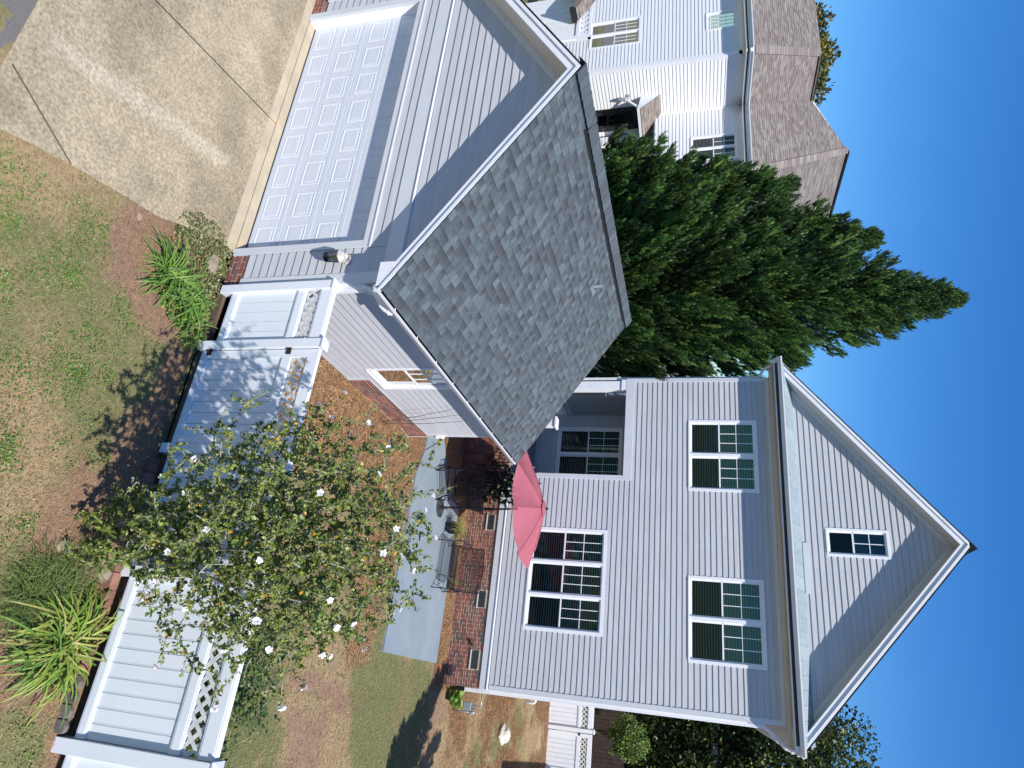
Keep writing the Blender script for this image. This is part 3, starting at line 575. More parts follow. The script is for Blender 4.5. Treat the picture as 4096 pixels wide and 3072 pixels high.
# ================================================================== HOUSE
H = thing('house', 'pale grey two-storey gabled house with white trim, brick base and recessed porch', 'house', (.9, 10.6, .4))
XL, XR, HY, HC, HS = -3.38, 5.06, 10.6, .93, .82
HF = FY(HY); EX = .137
J = [0, 0, 0]
def hj(k):
    if k < 9: return [(3.9, 4.4, 3.4, 4.7, 3.0, 4.1, 3.7, 4.5, 3.2)[k]]
    return [(-2.75, -2.3, -1.8, .5, .95, 1.5, 2.1)[(k*3) % 7]]
siding(H, HF, M['siding_x'], 1.61, 8.42, EX, lambda z: (-3.28, 4.955), opens=[(-3.5, -.42, 1.0, 4.91), (1.0, 3.54, 2.37, 4.32), (-2.10, -.23, 6.44, 8.09), (2.01, 3.91, 6.43, 8.10)], joints=hj)
siding(H, HF, M['siding_x'], 9.02, 12.26, EX, lambda z: (HC-max(0, (12.26-z)/HS), HC+max(0, (12.26-z)/HS)), opens=[(.66, 1.24, 9.64, 10.94)], joints=lambda k: [(2.4, 0, 1.6, -.3)[k % 4]] if k < 8 else None)
t = MB(); t.box(-.42, XR+.02, HY-.030, HY, 1.36, 1.565); t.add([(-.42, HY-.055, 1.565), (XR+.02, HY-.055, 1.565), (XR+.02, HY, 1.60), (-.42, HY, 1.60), (-.42, HY-.055, 1.55), (XR+.02, HY-.055, 1.55)], [(0, 1, 2, 3), (0, 1, 5, 4)]); t.build('skirt_board', M['trim'], H, bevel=.004)
for a, b in ((4.955, XR+.012), ): MB().box(a, b, HY-.032, HY+.1, 1.605, 8.42).build('corner_board', M['trim'], H, bevel=.003)
MB().box(XL-.012, -3.28, HY-.032, HY+.1, 4.93, 8.42).build('corner_board', M['trim'], H, bevel=.003)
MB().box(XL-.012, XR+.012, HY-.03, HY, 8.40, 8.60).build('frieze_board', M['trim'], H)
t = MB(); t.box(-.53, -.40, HY-.035, HY+.14, 1.60, 4.70); t.build('porch_side_trim', M['trim'], H, bevel=.003)
t = MB(); t.box(XL-.01, -.40, HY-.036, HY+.14, 4.70, 4.93); t.build('porch_beam', M['trim'], H, bevel=.003)
bricks(H, FY(HY+.012), -.44, XR-.005, .36, 1.362, skip=[(.70, 1.13, 1.05, 1.27), (2.73, 3.16, 1.05, 1.27), (4.19, 4.65, 1.04, 1.26)])
window(H, HF, .96, 3.58, 2.33, 4.36, 3, frac=.46, mull=.07, label='triple window at ground floor')
window(H, HF, -2.15, -.18, 6.40, 8.14, 2, frac=.46, cas=.075, mull=.09, label='double window on the upper floor, left')
window(H, HF, 1.96, 3.96, 6.39, 8.15, 2, frac=.46, cas=.075, mull=.09, label='double window on the upper floor, right')
window(H, HF, .61, 1.29, 9.60, 10.98, 1, 2, 2, frac=.44, cas=.065, blinds=False, label='small attic window in the gable')
for i, (a, b) in enumerate(((.70, 1.13), (2.73, 3.16), (4.19, 4.65))):
    vb = MB().box(a, b, HY+.02, HY+.06, 1.055, 1.265).build('foundation_vent', M['black'], H)
    g = MB()
    for k in range(6): g.box(a+.01, b-.01, HY-.002, HY+.012, 1.07+k*.033, 1.078+k*.033)
    for k in range(12): x = a+.02+k*(b-a-.04)/11; g.box(x-.004, x+.004, HY+.0, HY+.014, 1.06, 1.262)
    g.build('grille', M['vent'], vb); MB().box(a-.01, b+.01, HY-.03, HY+.03, 1.03, 1.055).build('vent_sill', M['soffit'], vb)
# porch recess
t = MB(); t.box(XL, -.44, HY+.1, 13.4, 1.48, 1.55); t.build('porch_floor', M['patio'], H); MB().box(XL, -.44, HY+.14, 13.3, 4.86, 4.90).build('porch_ceiling', M['trim'], H)
PF = FY(13.3); siding(H, PF, M['siding_x'], 1.55, 4.86, EX, lambda z: (-3.38, -.5), opens=[(-2.86, -1.12, 2.32, 4.32)]); MB().box(-.50, -.44, HY+.14, 13.3, 1.55, 4.86).build('porch_inner_wall', M['trim'], H)
window(H, PF, -2.90, -1.08, 2.27, 4.36, 2, frac=.48, label='double window at the back of the porch')
MB().box(XL+.04, XL+.06, 11.75, 13.28, 2.66, 4.84).build('porch_shade', M['ceiling'], H)
MB().bar((XL+.05, 11.75, 2.67), (XL+.05, 13.28, 2.67), .03).build('shade_bar', M['white'], H)
t = MB(); t.box(XL+.05, XL+.30, HY+.0, HY+.25, 1.55, 4.56); t.box(XL+.02, XL+.33, HY-.03, HY+.28, 4.56, 4.70); t.box(XL+.02, XL+.33, HY-.03, HY+.28, 1.55, 1.72); t.build('porch_post', M['white'], H, bevel=.004)
def railing(parent, a, b, top=.95, m='white', step=.12, w=.04, name='porch_railing', post=False):
    a, b = Vector(a), Vector(b); up = Vector((0, 0, 1)); r = MB(); r.bar(a+up*top, b+up*top, w*1.8, w*1.2); r.bar(a+up*.1, b+up*.1, w*1.2, w*1.2); n = int((b-a).length/step)
    ro = r.build(name, M[m], parent)
    for i in range(1, n): p = a.lerp(b, i/n); MB().bar(p+up*.1, p+up*(top-.02), w*.8).build('baluster', M[m], ro)
    return ro
railing(H, (XL+.12, HY+.35, 1.55), (XL+.12, 13.2, 1.55)); 
bricks(H, FY(HY+.012), XL, -.46, .36, 1.50, limit=60)
# side and rear walls
t = MB(); t.box(XL, XL+.05, HY+2.8, 22, .3, 8.6); t.box(XL, XL+.05, HY+.1, 13.5, 4.9, 8.6); t.box(XL, XR, 21.95, 22, .3, 8.6); t.box(XR-.05, XR-.002, HY+.1, 22, .3, 8.6); t.build('rear_wall', M['trim'], H)
siding(H, FXp(XR), M['siding_y'], 1.61, 8.42, EX*2.5, lambda z: (HY+.1, 21.9), p=.03)
bricks(H, FXp(XR-.003), HY+.02, 16, .36, 1.5, limit=0)
# gable roof
OH = 10.2
hz = lambda x, top=12.55: top-HS*abs(x-HC)
TIPL, TIPR = -3.78, 5.60
def hroof(dz0, dz1, y0, y1, name, m, x0=TIPL, x1=TIPR):
    for xa in (x0, x1):
        MB().prism([(HC, y0, 12.55+dz0), (xa, y0, hz(xa)+dz0), (xa, y0, hz(xa)+dz1), (HC, y0, 12.55+dz1)], (0, y1-y0, 0)).build(name, m, H)
hroof(-.03, -.005, OH-.02, 22.4, 'roof_deck', M['vent']); hroof(-.03, -.24, OH, OH+.03, 'rake_board', M['white'], TIPL+.03, TIPR-.03)
hroof(-.028, -.10, OH-.03, OH-.002, 'rake_moulding', M['white']); hroof(-.235, -.25, OH+.03, HY, 'rake_soffit', M['soffit'], TIPL+.2, TIPR-.2)
hroof(-.25, -.38, HY-.028, HY-.002, 'rake_frieze', M['trim'], TIPL+.55, TIPR-.55)
BT = [(.08, .075, .075), (.11, .10, .095), (.06, .058, .06)]
for sx, x0 in ((1, TIPR), (-1, TIPL)):
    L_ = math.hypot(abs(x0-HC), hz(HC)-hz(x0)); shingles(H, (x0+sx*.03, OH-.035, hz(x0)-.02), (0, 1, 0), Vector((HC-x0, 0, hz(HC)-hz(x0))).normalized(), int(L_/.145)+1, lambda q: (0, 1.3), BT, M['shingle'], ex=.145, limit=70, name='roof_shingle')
MB().prism([(HC-.11, OH-.03, 12.475), (HC, OH-.03, 12.572), (HC+.11, OH-.03, 12.475)], (0, 12.2, 0)).build('ridge_cap', M['vent'], H)
# pent eave across the gable
MB().box(TIPL+.12, TIPR-.12, OH-.03, HY, 8.60, 8.62).build('eave_soffit', M['soffit'], H); MB().box(TIPL+.08, TIPR-.08, OH-.05, OH-.03, 8.59, 8.80).build('eave_fascia', M['white'], H)
MB().box(TIPL+.12, TIPR-.12, HY-.12, HY-.03, 8.50, 8.60).build('crown_moulding', M['soffit'], H, bevel=.01)
gutter(H, (TIPL+.0, OH-.05, 8.80), (TIPR, OH-.05, 8.80), (0, -1, 0), hang=10)
P0 = Vector((TIPL+.25, OH-.08, 8.81)); vv = Vector((0, .48, .25)); 
k = 0; x = TIPL+.15
while x < TIPR-.35:
    w = .305; c = random.choice([(.27, .33, .36), (.30, .36, .385), (.25, .31, .345)]); a = x; b = min(x+w-.006, TIPR-.2)
    MB().hexa([(a, OH-.09, 8.80), (b, OH-.09, 8.80), (b, HY-.02, 9.04), (a, HY-.02, 9.04), (a, OH-.09, 8.815), (b, OH-.09, 8.815), (b, HY-.02, 9.055), (a, HY-.02, 9.055)], c).build('pent_tile', M['blue'], H); x += w
MB().box(TIPL+.15, TIPR-.2, OH-.06, HY, 8.62, 8.795).build('pent_core', M['vent'], H)
MB().box(HC-3.3, HC+3.3, HY-.024, HY-.012, 9.02, 9.045).build('flashing', M['vent'], H)
MB().box(1.0, 2.2, HY-.035, HY-.018, 9.07, 9.19).build('patched_trim', M['trim'], H)
# eave boxes running back along both sides
for x0, x1, o in ((XR, TIPR-.10, 1), (TIPL+.10, XL, -1)):
    e = MB(); e.box(x0, x1, OH, 22.3, 8.58, 8.60); e.build('side_soffit', M['soffit'], H); xx = x1 if o > 0 else x0
    MB().box(xx-.01, xx+.01, OH-.04, 22.3, 8.56, 8.76).build('side_fascia', M['white'], H)
    gutter(H, (xx+.01*o, OH-.1, 8.77), (xx+.01*o, 22.3, 8.77), (o, 0, 0), hang=0)
# downspouts
downspout(H, [(XR+.06, HY+.08, .95), (XR+.06, HY+.08, 8.02)], .095, .07); downspout(H, [(XR+.06, HY+.08, 8.0), (XR+.14, HY+.06, 8.14), (TIPR-.12, HY-.1, 8.42), (TIPR-.06, HY-.16, 8.66)], .08, .06, 'downspout_elbow', [((TIPR-.2, HY-.06, 8.36), (TIPR-.07, HY-.15, 8.6))])
downspout(H, [(XL-.05, HY+.08, 2.6), (XL-.05, HY+.08, 8.12)], .08, .06); downspout(H, [(XL-.05, HY+.08, 8.1), (XL-.10, HY+.05, 8.28), (XL-.26, HY-.1, 8.40), (XL-.34, HY-.2, 8.66)], .075, .06, 'downspout_elbow')
downspout(H, [(XR+.055, HY+2.9, 7.6), (XR+.055, HY+2.9, 8.2), (TIPR-.05, HY+2.9, 8.6)], .08, .06)
bl = MB(); 
for i in range(9): bl.tube([(XR+.05, HY+.06, .95-i*.028), (XR+.05, HY+.05, .932-i*.028)], [.062, .052], 12)
bl.build('corrugated_boot', M['black'], H)
# porch landing, steps, railing beside the garage
ST = thing('porch_steps', 'brick porch steps with black iron railing in the shade behind the garage', 'steps', (-1.3, 10.0, .4))
for i in range(5):
    z = .62+.19*i; x1 = .05-.28*i; t = MB().box(-3.3, x1, 9.72, 10.55, z-.22, z).build('step', M['brick'], ST) if False else None
    s = MB(); c = (.18, .08, .06); s.box(x1-.30 if i < 4 else -3.3, x1, 9.72, 10.56, .38, z, c); s.build('step', M['brick'], ST)
for i in range(10):
    for j in range(7):
        x0 = -3.2+i*.22+(.1 if j % 2 else 0)
        MB().box(x0, x0+.205, 9.705, 9.73, .42+j*.14, .42+j*.14+.125, random.choice(BRC)).build('brick', M['brick'], ST)
r = MB(); r.bar((-1.15, 9.76, 2.35), (.12, 9.76, 1.42), .04, .025); r.bar((-1.15, 9.76, 1.55), (.12, 9.76, .62), .025)
for k in range(14): x = -1.1+k*.092; f = (x+1.15)/1.27; r.bar((x, 9.76, 1.5-f*.93), (x, 9.76, 2.35-f*.93), .016)
r.build('iron_railing', M['iron'], ST)
nw = MB(); nw.box(-1.80, -1.58, 9.62, 9.84, 1.3, 2.92); nw.build('newel_post', M['white'], ST, bevel=.004); MB().box(-1.84, -1.54, 9.58, 9.88, 2.92, 2.98).build('newel_cap', M['white'], ST, bevel=.01)
railing(ST, (-3.3, 9.73, 1.6), (-1.8, 9.73, 1.6), 1.0)
# ================================================================== FENCES
def lattice(parent, F, u0, u1, z0, z1, pitch=.15, w=.042, d=.012):
    W_, H_ = u1-u0, z1-z0
    for s in (1, -1):
        c = -H_
        while c < W_+H_:
            # line u = c + t (t=z) for s=1, or u = c - t
            pts = []
            for e in (-w*.7, w*.7):
                a, b = c+e, c+e+s*H_
                ta, tb = 0., 1.
                du = b-a
                if du != 0:
                    lo, hi = (0-a)/du, (W_-a)/du
                    if lo > hi: lo, hi = hi, lo
                    ta, tb = max(ta, lo), min(tb, hi)
                pts.append((a+du*ta, H_*ta, a+du*tb, H_*tb, tb-ta))
            if min(pts[0][4], pts[1][4]) > .08:
                (a, za, b, zb, _), (a2, za2, b2, zb2, _) = pts; dd = d if s > 0 else 0
                q = [(a, za), (a2, za2), (b2, zb2), (b, zb)]; mb = MB()
                mb.add([F(u0+x, dd, z0+z) for x, z in q]+[F(u0+x, dd-.008, z0+z) for x, z in q], [(0, 1, 2, 3), (4, 5, 6, 7), (0, 1, 5, 4), (1, 2, 6, 5), (2, 3, 7, 6), (3, 0, 4, 7)])
                mb.build('lath', M['vinyl_dull'], parent)
            c += pitch
def boards(parent, F, u0, u1, z0, z1, bw=.148):
    n = max(1, round((u1-u0)/bw)); w = (u1-u0)/n
    for i in range(n):
        a, b = u0+i*w, u0+(i+1)*w; mb = MB(); mb.mbox(F, a+.004, b-.004, -.02, 0, z0, z1); mb.mbox(F, a-.001, a+.0045, -.02, -.009, z0, z1); mb.mbox(F, b-.013, b-.008, 0, .0025, z0, z1)
        mb.build('board', M['vinyl'], parent)
def section(parent, F, u0, u1, zb, zt, dz=0):
    for nm, a, b, d in (('bottom_rail', zb, zb+.13, .022), ('middle_rail', zt-.56, zt-.42, .022), ('top_rail', zt-.20, zt, .030)):
        r = MB(); r.mbox(F, u0, u1, -.045, d, a, b); r.mbox(F, u0, u1, d, d+.006, a+.02, b-.02); r.build(nm, M['vinyl'], parent, bevel=.004)
    boards(parent, F, u0, u1, zb+.13, zt-.56); lattice(parent, F, u0+.01, u1-.01, zt-.42, zt-.20)
def post(parent, F, u, zb, zt, w=.127, cap=True):
    p = MB(); p.mbox(F, u-w/2, u+w/2, -w/2, w/2, zb, zt); po = p.build('post', M['vinyl'], parent, bevel=.004)
    if cap:
        c = MB(); h = w/2+.014; c.mbox(F, u-h, u+h, -h, h, zt, zt+.022); q = [F(u-h, -h, zt+.022), F(u+h, -h, zt+.022), F(u+h, h, zt+.022), F(u-h, h, zt+.022), F(u, 0, zt+.06)]; c.add(q, [(0, 1, 4), (1, 2, 4), (2, 3, 4), (3, 0, 4)]); c.build('post_cap', M['vinyl'], po)
def FF(u, d, z): return (u, -.05-.025*u-d, z)
Fe = thing('vinyl_fence', 'white vinyl privacy fence with lattice top crossing in front of the yard', 'fence', (3, -.2, 0))
section(Fe, FF, .13, .91, .28, 1.90); section(Fe, FF, 2.52, 3.91, .14, 1.93); section(Fe, FF, 4.045, 5.72, .19, 1.955); section(Fe, FF, 5.88, 7.6, .16, 1.955); section(Fe, FF, 7.72, 9.5, .14, 1.955)
post(Fe, FF, .072, .1, 1.88); post(Fe, FF, .975, .05, 1.95); post(Fe, FF, 2.455, .02, 1.95); post(Fe, FF, 3.98, .0, 1.98); post(Fe, FF, 5.80, -.02, 1.98, .15); post(Fe, FF, 7.66, 0, 1.98); post(Fe, FF, 9.56, 0, 1.98)
def gate(t, F, u0, u1, zb, zt, hinge_u, fr=.115):
    for nm, a, b, c, d in (('gate_stile', u0, u0+fr, zb, zt), ('gate_stile', u1-fr, u1, zb, zt), ('gate_rail', u0+fr, u1-fr, zb, zb+fr), ('gate_rail', u0+fr, u1-fr, zt-.16, zt), ('gate_rail', u0+fr, u1-fr, zt-.53, zt-.40)):
        MB().mbox(F, a, b, -.03, .025, c, d).build(nm, M['vinyl'], t, bevel=.004)
    boards(t, F, u0+fr, u1-fr, zb+fr, zt-.53); lattice(t, F, u0+fr, u1-fr, zt-.40, zt-.16)
    for z in (zb+.12, zt-.45):
        h = MB(); h.mbox(F, hinge_u-.075, hinge_u-.012, .026, .036, z-.03, z+.03); h.mbox(F, hinge_u+.012, hinge_u+.085, .026, .036, z-.035, z+.035)
        h.tube([F(hinge_u, .045, z-.045), F(hinge_u, .045, z+.045)], .012, 8); h.mbox(F, hinge_u-.09, hinge_u-.055, .03, .045, z-.04, z+.04); h.mbox(F, hinge_u-.015, hinge_u+.02, .03, .04, z-.012, z+.012); h.build('hinge', M['rust'], t)
Ga = thing('fence_gate', 'white vinyl gate with rusty hinges and lattice panel beside the garage end of the fence', 'gate', (1.13, -.2, .2)); gate(Ga, FF, 1.055, 2.375, .12, 1.92, 1.04)
# ground edging under the fence
MB().box(.12, 2.40, -.055, .02, -.02, .12).build('landscape_timber', M['timber'], label='dark weathered landscape timber lying under the white gate', category='timber')
MB().box(2.45, 12, -.04, -.005, -.05, .36, (.20, .13, .09)).build('retaining_edge', M['ground'], kind='structure')
x = 2.62; i = 0
while x < 5.7:
    red = x < 5.0
    if not (4.35 < x < 4.62):
        w = .20 if red else .145; o = MB(); 
        if red: y_ = -.05-.025*x-.165; o.box(x, x+w-.008, y_, y_+.11, -.02, .085+.012*(i % 3))
        else:
            o.prism([(x, -.33, -.02), (x+w-.01, -.33, -.02), (x+w-.01, -.33, .10), (x+w*.75, -.33, .135), (x+w*.4, -.33, .14), (x, -.33, .10)], (0, .06, 0))
        e = o.build('edging_brick' if red else 'edging_block', M['edger_red' if red else 'edger'], bevel=.008)
        o_ = ('first', 'second', 'third', 'fourth', 'fifth', 'sixth', 'seventh', 'eighth', 'ninth', 'tenth', 'eleventh', 'twelfth', 'thirteenth', 'fourteenth', 'fifteenth', 'sixteenth', 'seventeenth')[i]
        tag(e, (o_+' reddish edging brick along the fence foot, counted from the gate') if red else (o_+' edging piece from the gate, a grey scalloped block near the corner post'), 'edging', 'red edging bricks along the fence' if red else 'grey scalloped edging blocks along the fence')
        x += w
    else: x += .15
    i += 1
def rock(name, c, r, m, label, cat='stone', seed=0, sub=3, group=None):
    import bmesh
    bm = bmesh.new(); bmesh.ops.create_icosphere(bm, subdivisions=sub, radius=1); rr = random.Random(seed); ph = [rr.uniform(0, 6) for _ in range(6)]
    for v_ in bm.verts:
        p = v_.co; k = 1+.12*math.sin(p.x*3+ph[0])+.10*math.sin(p.y*4+ph[1])+.10*math.sin(p.z*5+ph[2])+.05*math.sin(p.x*9+p.y*7+ph[3]); v_.co = Vector((p.x*r[0]*k, p.y*r[1]*k, p.z*r[2]*k))
    me = bpy.data.meshes.new(name); bm.to_mesh(me); bm.free(); me.materials.append(m); o = bpy.data.objects.new(name, me); COL.objects.link(o); o.location = c; return tag(o, label, cat, group)
rock('field_stone', (3.86, -1.02, .01), (.10, .07, .05), M['stone'], 'tan field stone in bare soil beside the fine-leaved plant clump', seed=1)
rock('field_stone', (-.20, -.36, .06), (.13, .09, .06), M['stone'], 'orange-brown flat stone among the ground ivy at the garage corner', seed=2)
rock('field_stone', (4.04, -.36, .03), (.11, .08, .04), M['stone'], 'flat tan stone at the foot of the fence post behind the shrub', seed=3)
rock('field_stone', (-.02, -1.62, .005), (.05, .035, .018), M['stone'], 'small grey pebble at the mulch edge by the driveway', seed=5, sub=2)
rock('boulder', (6.33, 14.75, yard_z(6.3, 14.75).item()+.06), (.30, .26, .17), M['boulder'], 'pale lumpy boulder in the straw bed right of the house', 'boulder', seed=4)
# rear gate at the house's right side
RF = FY(19.0); Rf = thing('rear_fence', 'white vinyl lattice-topped fence panel joining the right side of the house', 'fence', (5.7, 19, 1.3)); section(Rf, RF, 5.15, 6.15, 1.42, 3.12); post(Rf, RF, 6.22, 1.2, 3.14)
Rg = thing('rear_gate', 'white vinyl gate with black hinges half in shadow at the far right of the house', 'gate', (6.9, 19, 1.3)); gate(Rg, RF, 6.31, 7.55, 1.40, 3.10, 6.295); post(Rf, RF, 7.63, 1.2, 3.14); section(Rf, RF, 7.7, 9.5, 1.4, 3.1)
# ================================================================== VEGETATION
LEAF = np.array([[0, 0, 0], [.28, .36, .07], [.62, .30, .05], [1, 0, -.08], [.62, -.30, .05], [.28, -.36, .07]]); LEAFF = np.array([[0, 1, 2, 3], [0, 3, 4, 5]])
def leafmesh(name, P, D, size, cols, m, parent, roll=None, **kw):
    n = len(P); A, B, C_ = frames(D, RNG.uniform(-1.2, 1.2, n) if roll is None else roll); s = size[:, None]
    V, F, C = scatter(LEAF, LEAFF, P, A*s, B*s, C_*s, cols); return npmesh(name, V, F, C, m, parent, **kw)
def shrub_tree(root, B, C0, R, stems, natt, lpt, lsize, cols, lift=.25, twigr=.0045, sr=.026, seed=3, inner=.3, low=0):
    r = np.random.default_rng(seed); nodes = [np.array(B, float)]; nd = [0.]; B = np.array(B, float); C0 = np.array(C0, float); R = np.array(R, float)
    for k in range(stems):
        a = 6.283*k/stems+r.uniform(-.3, .3); e = C0+R*np.array([math.cos(a)*.5, math.sin(a)*.5, r.uniform(-.1, .45)]); b0 = B+np.array([math.cos(a)*.07, math.sin(a)*.07, 0])
        mid = (b0+e)/2+np.array([math.cos(a)*.12, math.sin(a)*.12, .1]); pts = []
        for t_ in np.linspace(0, 1, 9):
            p = b0*(1-t_)**2+2*mid*t_*(1-t_)+e*t_*t_+r.normal(0, .012, 3); pts.append(p); nodes.append(p)
        MB().tube(pts, [sr*(1-.72*i/8) for i in range(9)], 6).build('stem', M['bark'], root, smooth=True)
    d = r.normal(0, 1, (natt, 3)); d = unit(d); rad = r.uniform(inner**2.2, 1, natt)**(1/2.2); A = C0+d*rad[:, None]*R*(1+.13*r.normal(0, 1, (natt, 1))); A = A[A[:, 2] > low+.2]
    A = A[np.argsort(np.linalg.norm(A-B, axis=1))]; N_ = np.array(nodes); br = MB(); LP = []; LD = []
    for p in A:
        dd = np.linalg.norm(N_-p, axis=1)+.6*np.maximum(0, np.linalg.norm(N_-B, axis=1)-np.linalg.norm(p-B)); j = int(np.argmin(dd)); q = N_[j]; L_ = np.linalg.norm(p-q)
        if L_ < .05: continue
        mid = (p+q)/2+np.array([0, 0, -.06*L_])+r.normal(0, .05, 3)*L_; pts = [q*(1-t_)**2+2*mid*t_*(1-t_)+p*t_*t_ for t_ in (0, .33, .66, 1)]
        br.tube(pts, [twigr*1.5, twigr*1.2, twigr, twigr*.5], 3, cap=False); N_ = np.vstack([N_, pts[1:]])
        n = r.poisson(lpt)+1; t_ = r.uniform(.15, 1.02, n)[:, None]; dirv = unit((p-q)[None])
        LP.append(q*(1-t_)**2+2*mid*t_*(1-t_)+p*t_*t_+r.normal(0, .012, (n, 3))); LD.append(unit(dirv*.5+r.normal(0, .7, (n, 3))+np.array([[0, 0, lift]])))
    br.build('branches', M['bark'], root, kind='stuff')
    P = np.concatenate(LP); D_ = np.concatenate(LD); n = len(P); cl = fbm(P[:, 0]+P[:, 2]*.7, P[:, 1]-P[:, 2]*.4, .5, seed)[:, None]
    leafmesh('foliage', P, D_, r.uniform(lsize*.6, lsize*1.25, n), pal(cols, n, .25)*(.75+.5*cl), M['leaf'], root, kind='stuff'); return A, N_
T = thing('flowering_shrub_tree', 'multi-stemmed rose of sharon with white flowers leaning over the white fence', 'tree', (3.6, -.5, 0))
HG = [(.15, .21, .04), (.19, .26, .05), (.25, .30, .06), (.08, .13, .03), (.32, .34, .08), (.14, .21, .04)]
HGY = HG*10+[(.40, .30, .03), (.5, .26, .02)]
A_, N_ = shrub_tree(T, (3.6, -.5, 0), (3.66, -1.32, 2.86), (1.24, 1.02, 1.38), 11, 2300, 16, .036, HGY, seed=5, inner=.2)
T2P = shrub_tree(T, (3.6, -.52, 0), (3.60, -.86, .95), (.55, .38, .92), 4, 560, 20, .038, HGY, seed=15, inner=.2, low=-.1)
def flowers(root, pts, s=.026):
    for p, ax in pts:
        ax = Vector(ax).normalized(); u = ax.orthogonal().normalized(); w = ax.cross(u); mb = MB(); p = Vector(p); ph = random.random()*6
        for k in range(5):
            a = ph+k*6.283/5; d = u*math.cos(a)+w*math.sin(a); e = u*math.cos(a+1.57)+w*math.sin(a+1.57); o = random.uniform(.1, 1.0)
            q = [p, p+d*s*.6+e*s*.5+ax*s*o*.7, p+d*s*1.1+e*s*.25+ax*s*o, p+d*s*1.1-e*s*.25+ax*s*o, p+d*s*.6-e*s*.5+ax*s*o*.7]; mb.add(q, [(0, 1, 2, 3, 4)])
        f = mb.build('flower', M['petal'], root); c = MB(); c.tube([p-ax*.002, p+ax*s*.5], [s*.20, s*.05], 5); c.build('flower_throat', M['petal_core'], f)
def surf(nn, seed):
    r = random.Random(seed); out = []
    while len(out) < nn:
        d = Vector((r.gauss(0, 1), r.gauss(0, 1), r.gauss(0, 1))).normalized()
        if d.dot((CAM-Vector((3.72, -1.4, 2.9))).normalized()) < -.15: continue
        j_ = min(range(0, len(A_), 3), key=lambda q: (Vector(A_[q])-Vector((3.72+d.x*1.6, -1.38+d.y*1.3, 2.88+d.z*1.5))).length); p = Vector(A_[j_])+d*.03
        if p.x > 4.4 or r.random() < .55: out.append((p, (d+Vector((r.uniform(-.5, .5), r.uniform(-.5, .2), .4)))))
    return out
flowers(T, surf(110, 4))
def conifer(root, bx, by, bz, h, R, nl, seed, zlow=.3, lean=(0, 0), cols=None):
    r = np.random.default_rng(seed); MB().tube([(bx, by, bz), (bx+lean[0]*.4, by+lean[1]*.4, bz+h*.45), (bx+lean[0], by+lean[1], bz+h*.97)], [.16, .10, .01], 8).build('trunk', M['bark_dark'], root, smooth=True)
    br = MB(); P = []; D = []; Sz = []; Cs = []
    for i in range(nl):
        t_ = 1-(1-(i+r.random())/nl)**.75 if False else (i+r.random())/nl; z = bz+zlow+(h-zlow)*t_*.985; prof = min(1, (1-t_)*1.35)**.85*(.66+.34*min(1, t_*4)); L_ = R*prof*r.choice([.7, .85, 1.0, 1.08, 1.18])*r.uniform(.9, 1.1)+.12; a = r.uniform(0, 6.283)
        el = .25+.55*t_+r.uniform(-.12, .18); o = np.array([bx+lean[0]*t_, by+lean[1]*t_, z]); dv = np.array([math.cos(a)*math.cos(el), math.sin(a)*math.cos(el), math.sin(el)]); tip = o+dv*L_+np.array([0, 0, .18*L_])
        br.tube([o, o+dv*L_*.5, tip], [.03, .018, .004], 4, cap=False); k = int(18+L_*40); s = np.maximum(r.uniform(.0, 1, k), r.uniform(0, 1, k)); rad = (.29*(1-s)+.05)*min(1, L_/1.6)
        p = o+dv*L_*s[:, None]+np.array([0, 0, .18*L_])*(s**2)[:, None]+r.normal(0, 1, (k, 3))*rad[:, None]*np.array([1, 1, .7]); P.append(p)
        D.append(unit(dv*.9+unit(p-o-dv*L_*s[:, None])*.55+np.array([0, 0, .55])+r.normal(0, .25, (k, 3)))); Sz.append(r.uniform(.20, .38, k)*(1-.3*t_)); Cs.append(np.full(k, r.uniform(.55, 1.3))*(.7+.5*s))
    br.build('limb', M['bark_dark'], root, kind='stuff')
    P = np.concatenate(P); D = np.concatenate(D); Sz = np.concatenate(Sz); Cs = np.concatenate(Cs); n = len(P)
    tv = [[0, 0, 0], [.25, .035, 0], [.25, -.035, 0], [.75, .030, .03], [.75, -.030, .03], [1, 0, .04]]; tf = [[0, 1, 2], [1, 3, 2], [2, 3, 4], [3, 5, 4]]
    rr = random.Random(3)
    for j in range(13):
        s0 = .08+.066*j; sg = 1 if j % 2 else -1; ln = .30*(1-s0*.55); b = len(tv); dy = sg*ln*.62; up = rr.uniform(-.10, .16); tv += [[s0, 0, 0], [s0+ln*.40, dy*.78, up*.5], [s0+ln*.55, dy*.18, up*.5], [s0+ln, dy, up], [s0+ln*.90, dy*.32, up*.9]]; tf += [[b, b+1, b+2], [b+1, b+3, b+2], [b+2, b+3, b+4]]
    tv = np.array(tv, float); tf = np.array(tf); A, B, C_ = frames(D, r.uniform(-1.5, 1.5, n)); s = Sz[:, None]
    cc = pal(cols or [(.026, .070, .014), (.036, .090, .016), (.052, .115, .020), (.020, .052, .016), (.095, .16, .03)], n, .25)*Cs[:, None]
    V, F, C = scatter(tv, tf, P, A*s, B*s, C_*s, cc); return npmesh('foliage', V, F, C, M['needle'], root, kind='stuff')
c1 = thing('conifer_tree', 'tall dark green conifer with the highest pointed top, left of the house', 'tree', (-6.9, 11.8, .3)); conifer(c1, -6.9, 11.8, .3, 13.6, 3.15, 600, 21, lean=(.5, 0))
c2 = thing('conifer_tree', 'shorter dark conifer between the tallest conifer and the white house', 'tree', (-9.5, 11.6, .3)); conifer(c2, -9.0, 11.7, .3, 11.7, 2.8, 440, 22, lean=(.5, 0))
c3 = thing('conifer_tree', 'lowest conifer of the row, in front of the white house window', 'tree', (-11.3, 11.0, .3)); conifer(c3, -10.7, 11.2, .3, 9.4, 1.75, 270, 23, lean=(.25, 0))
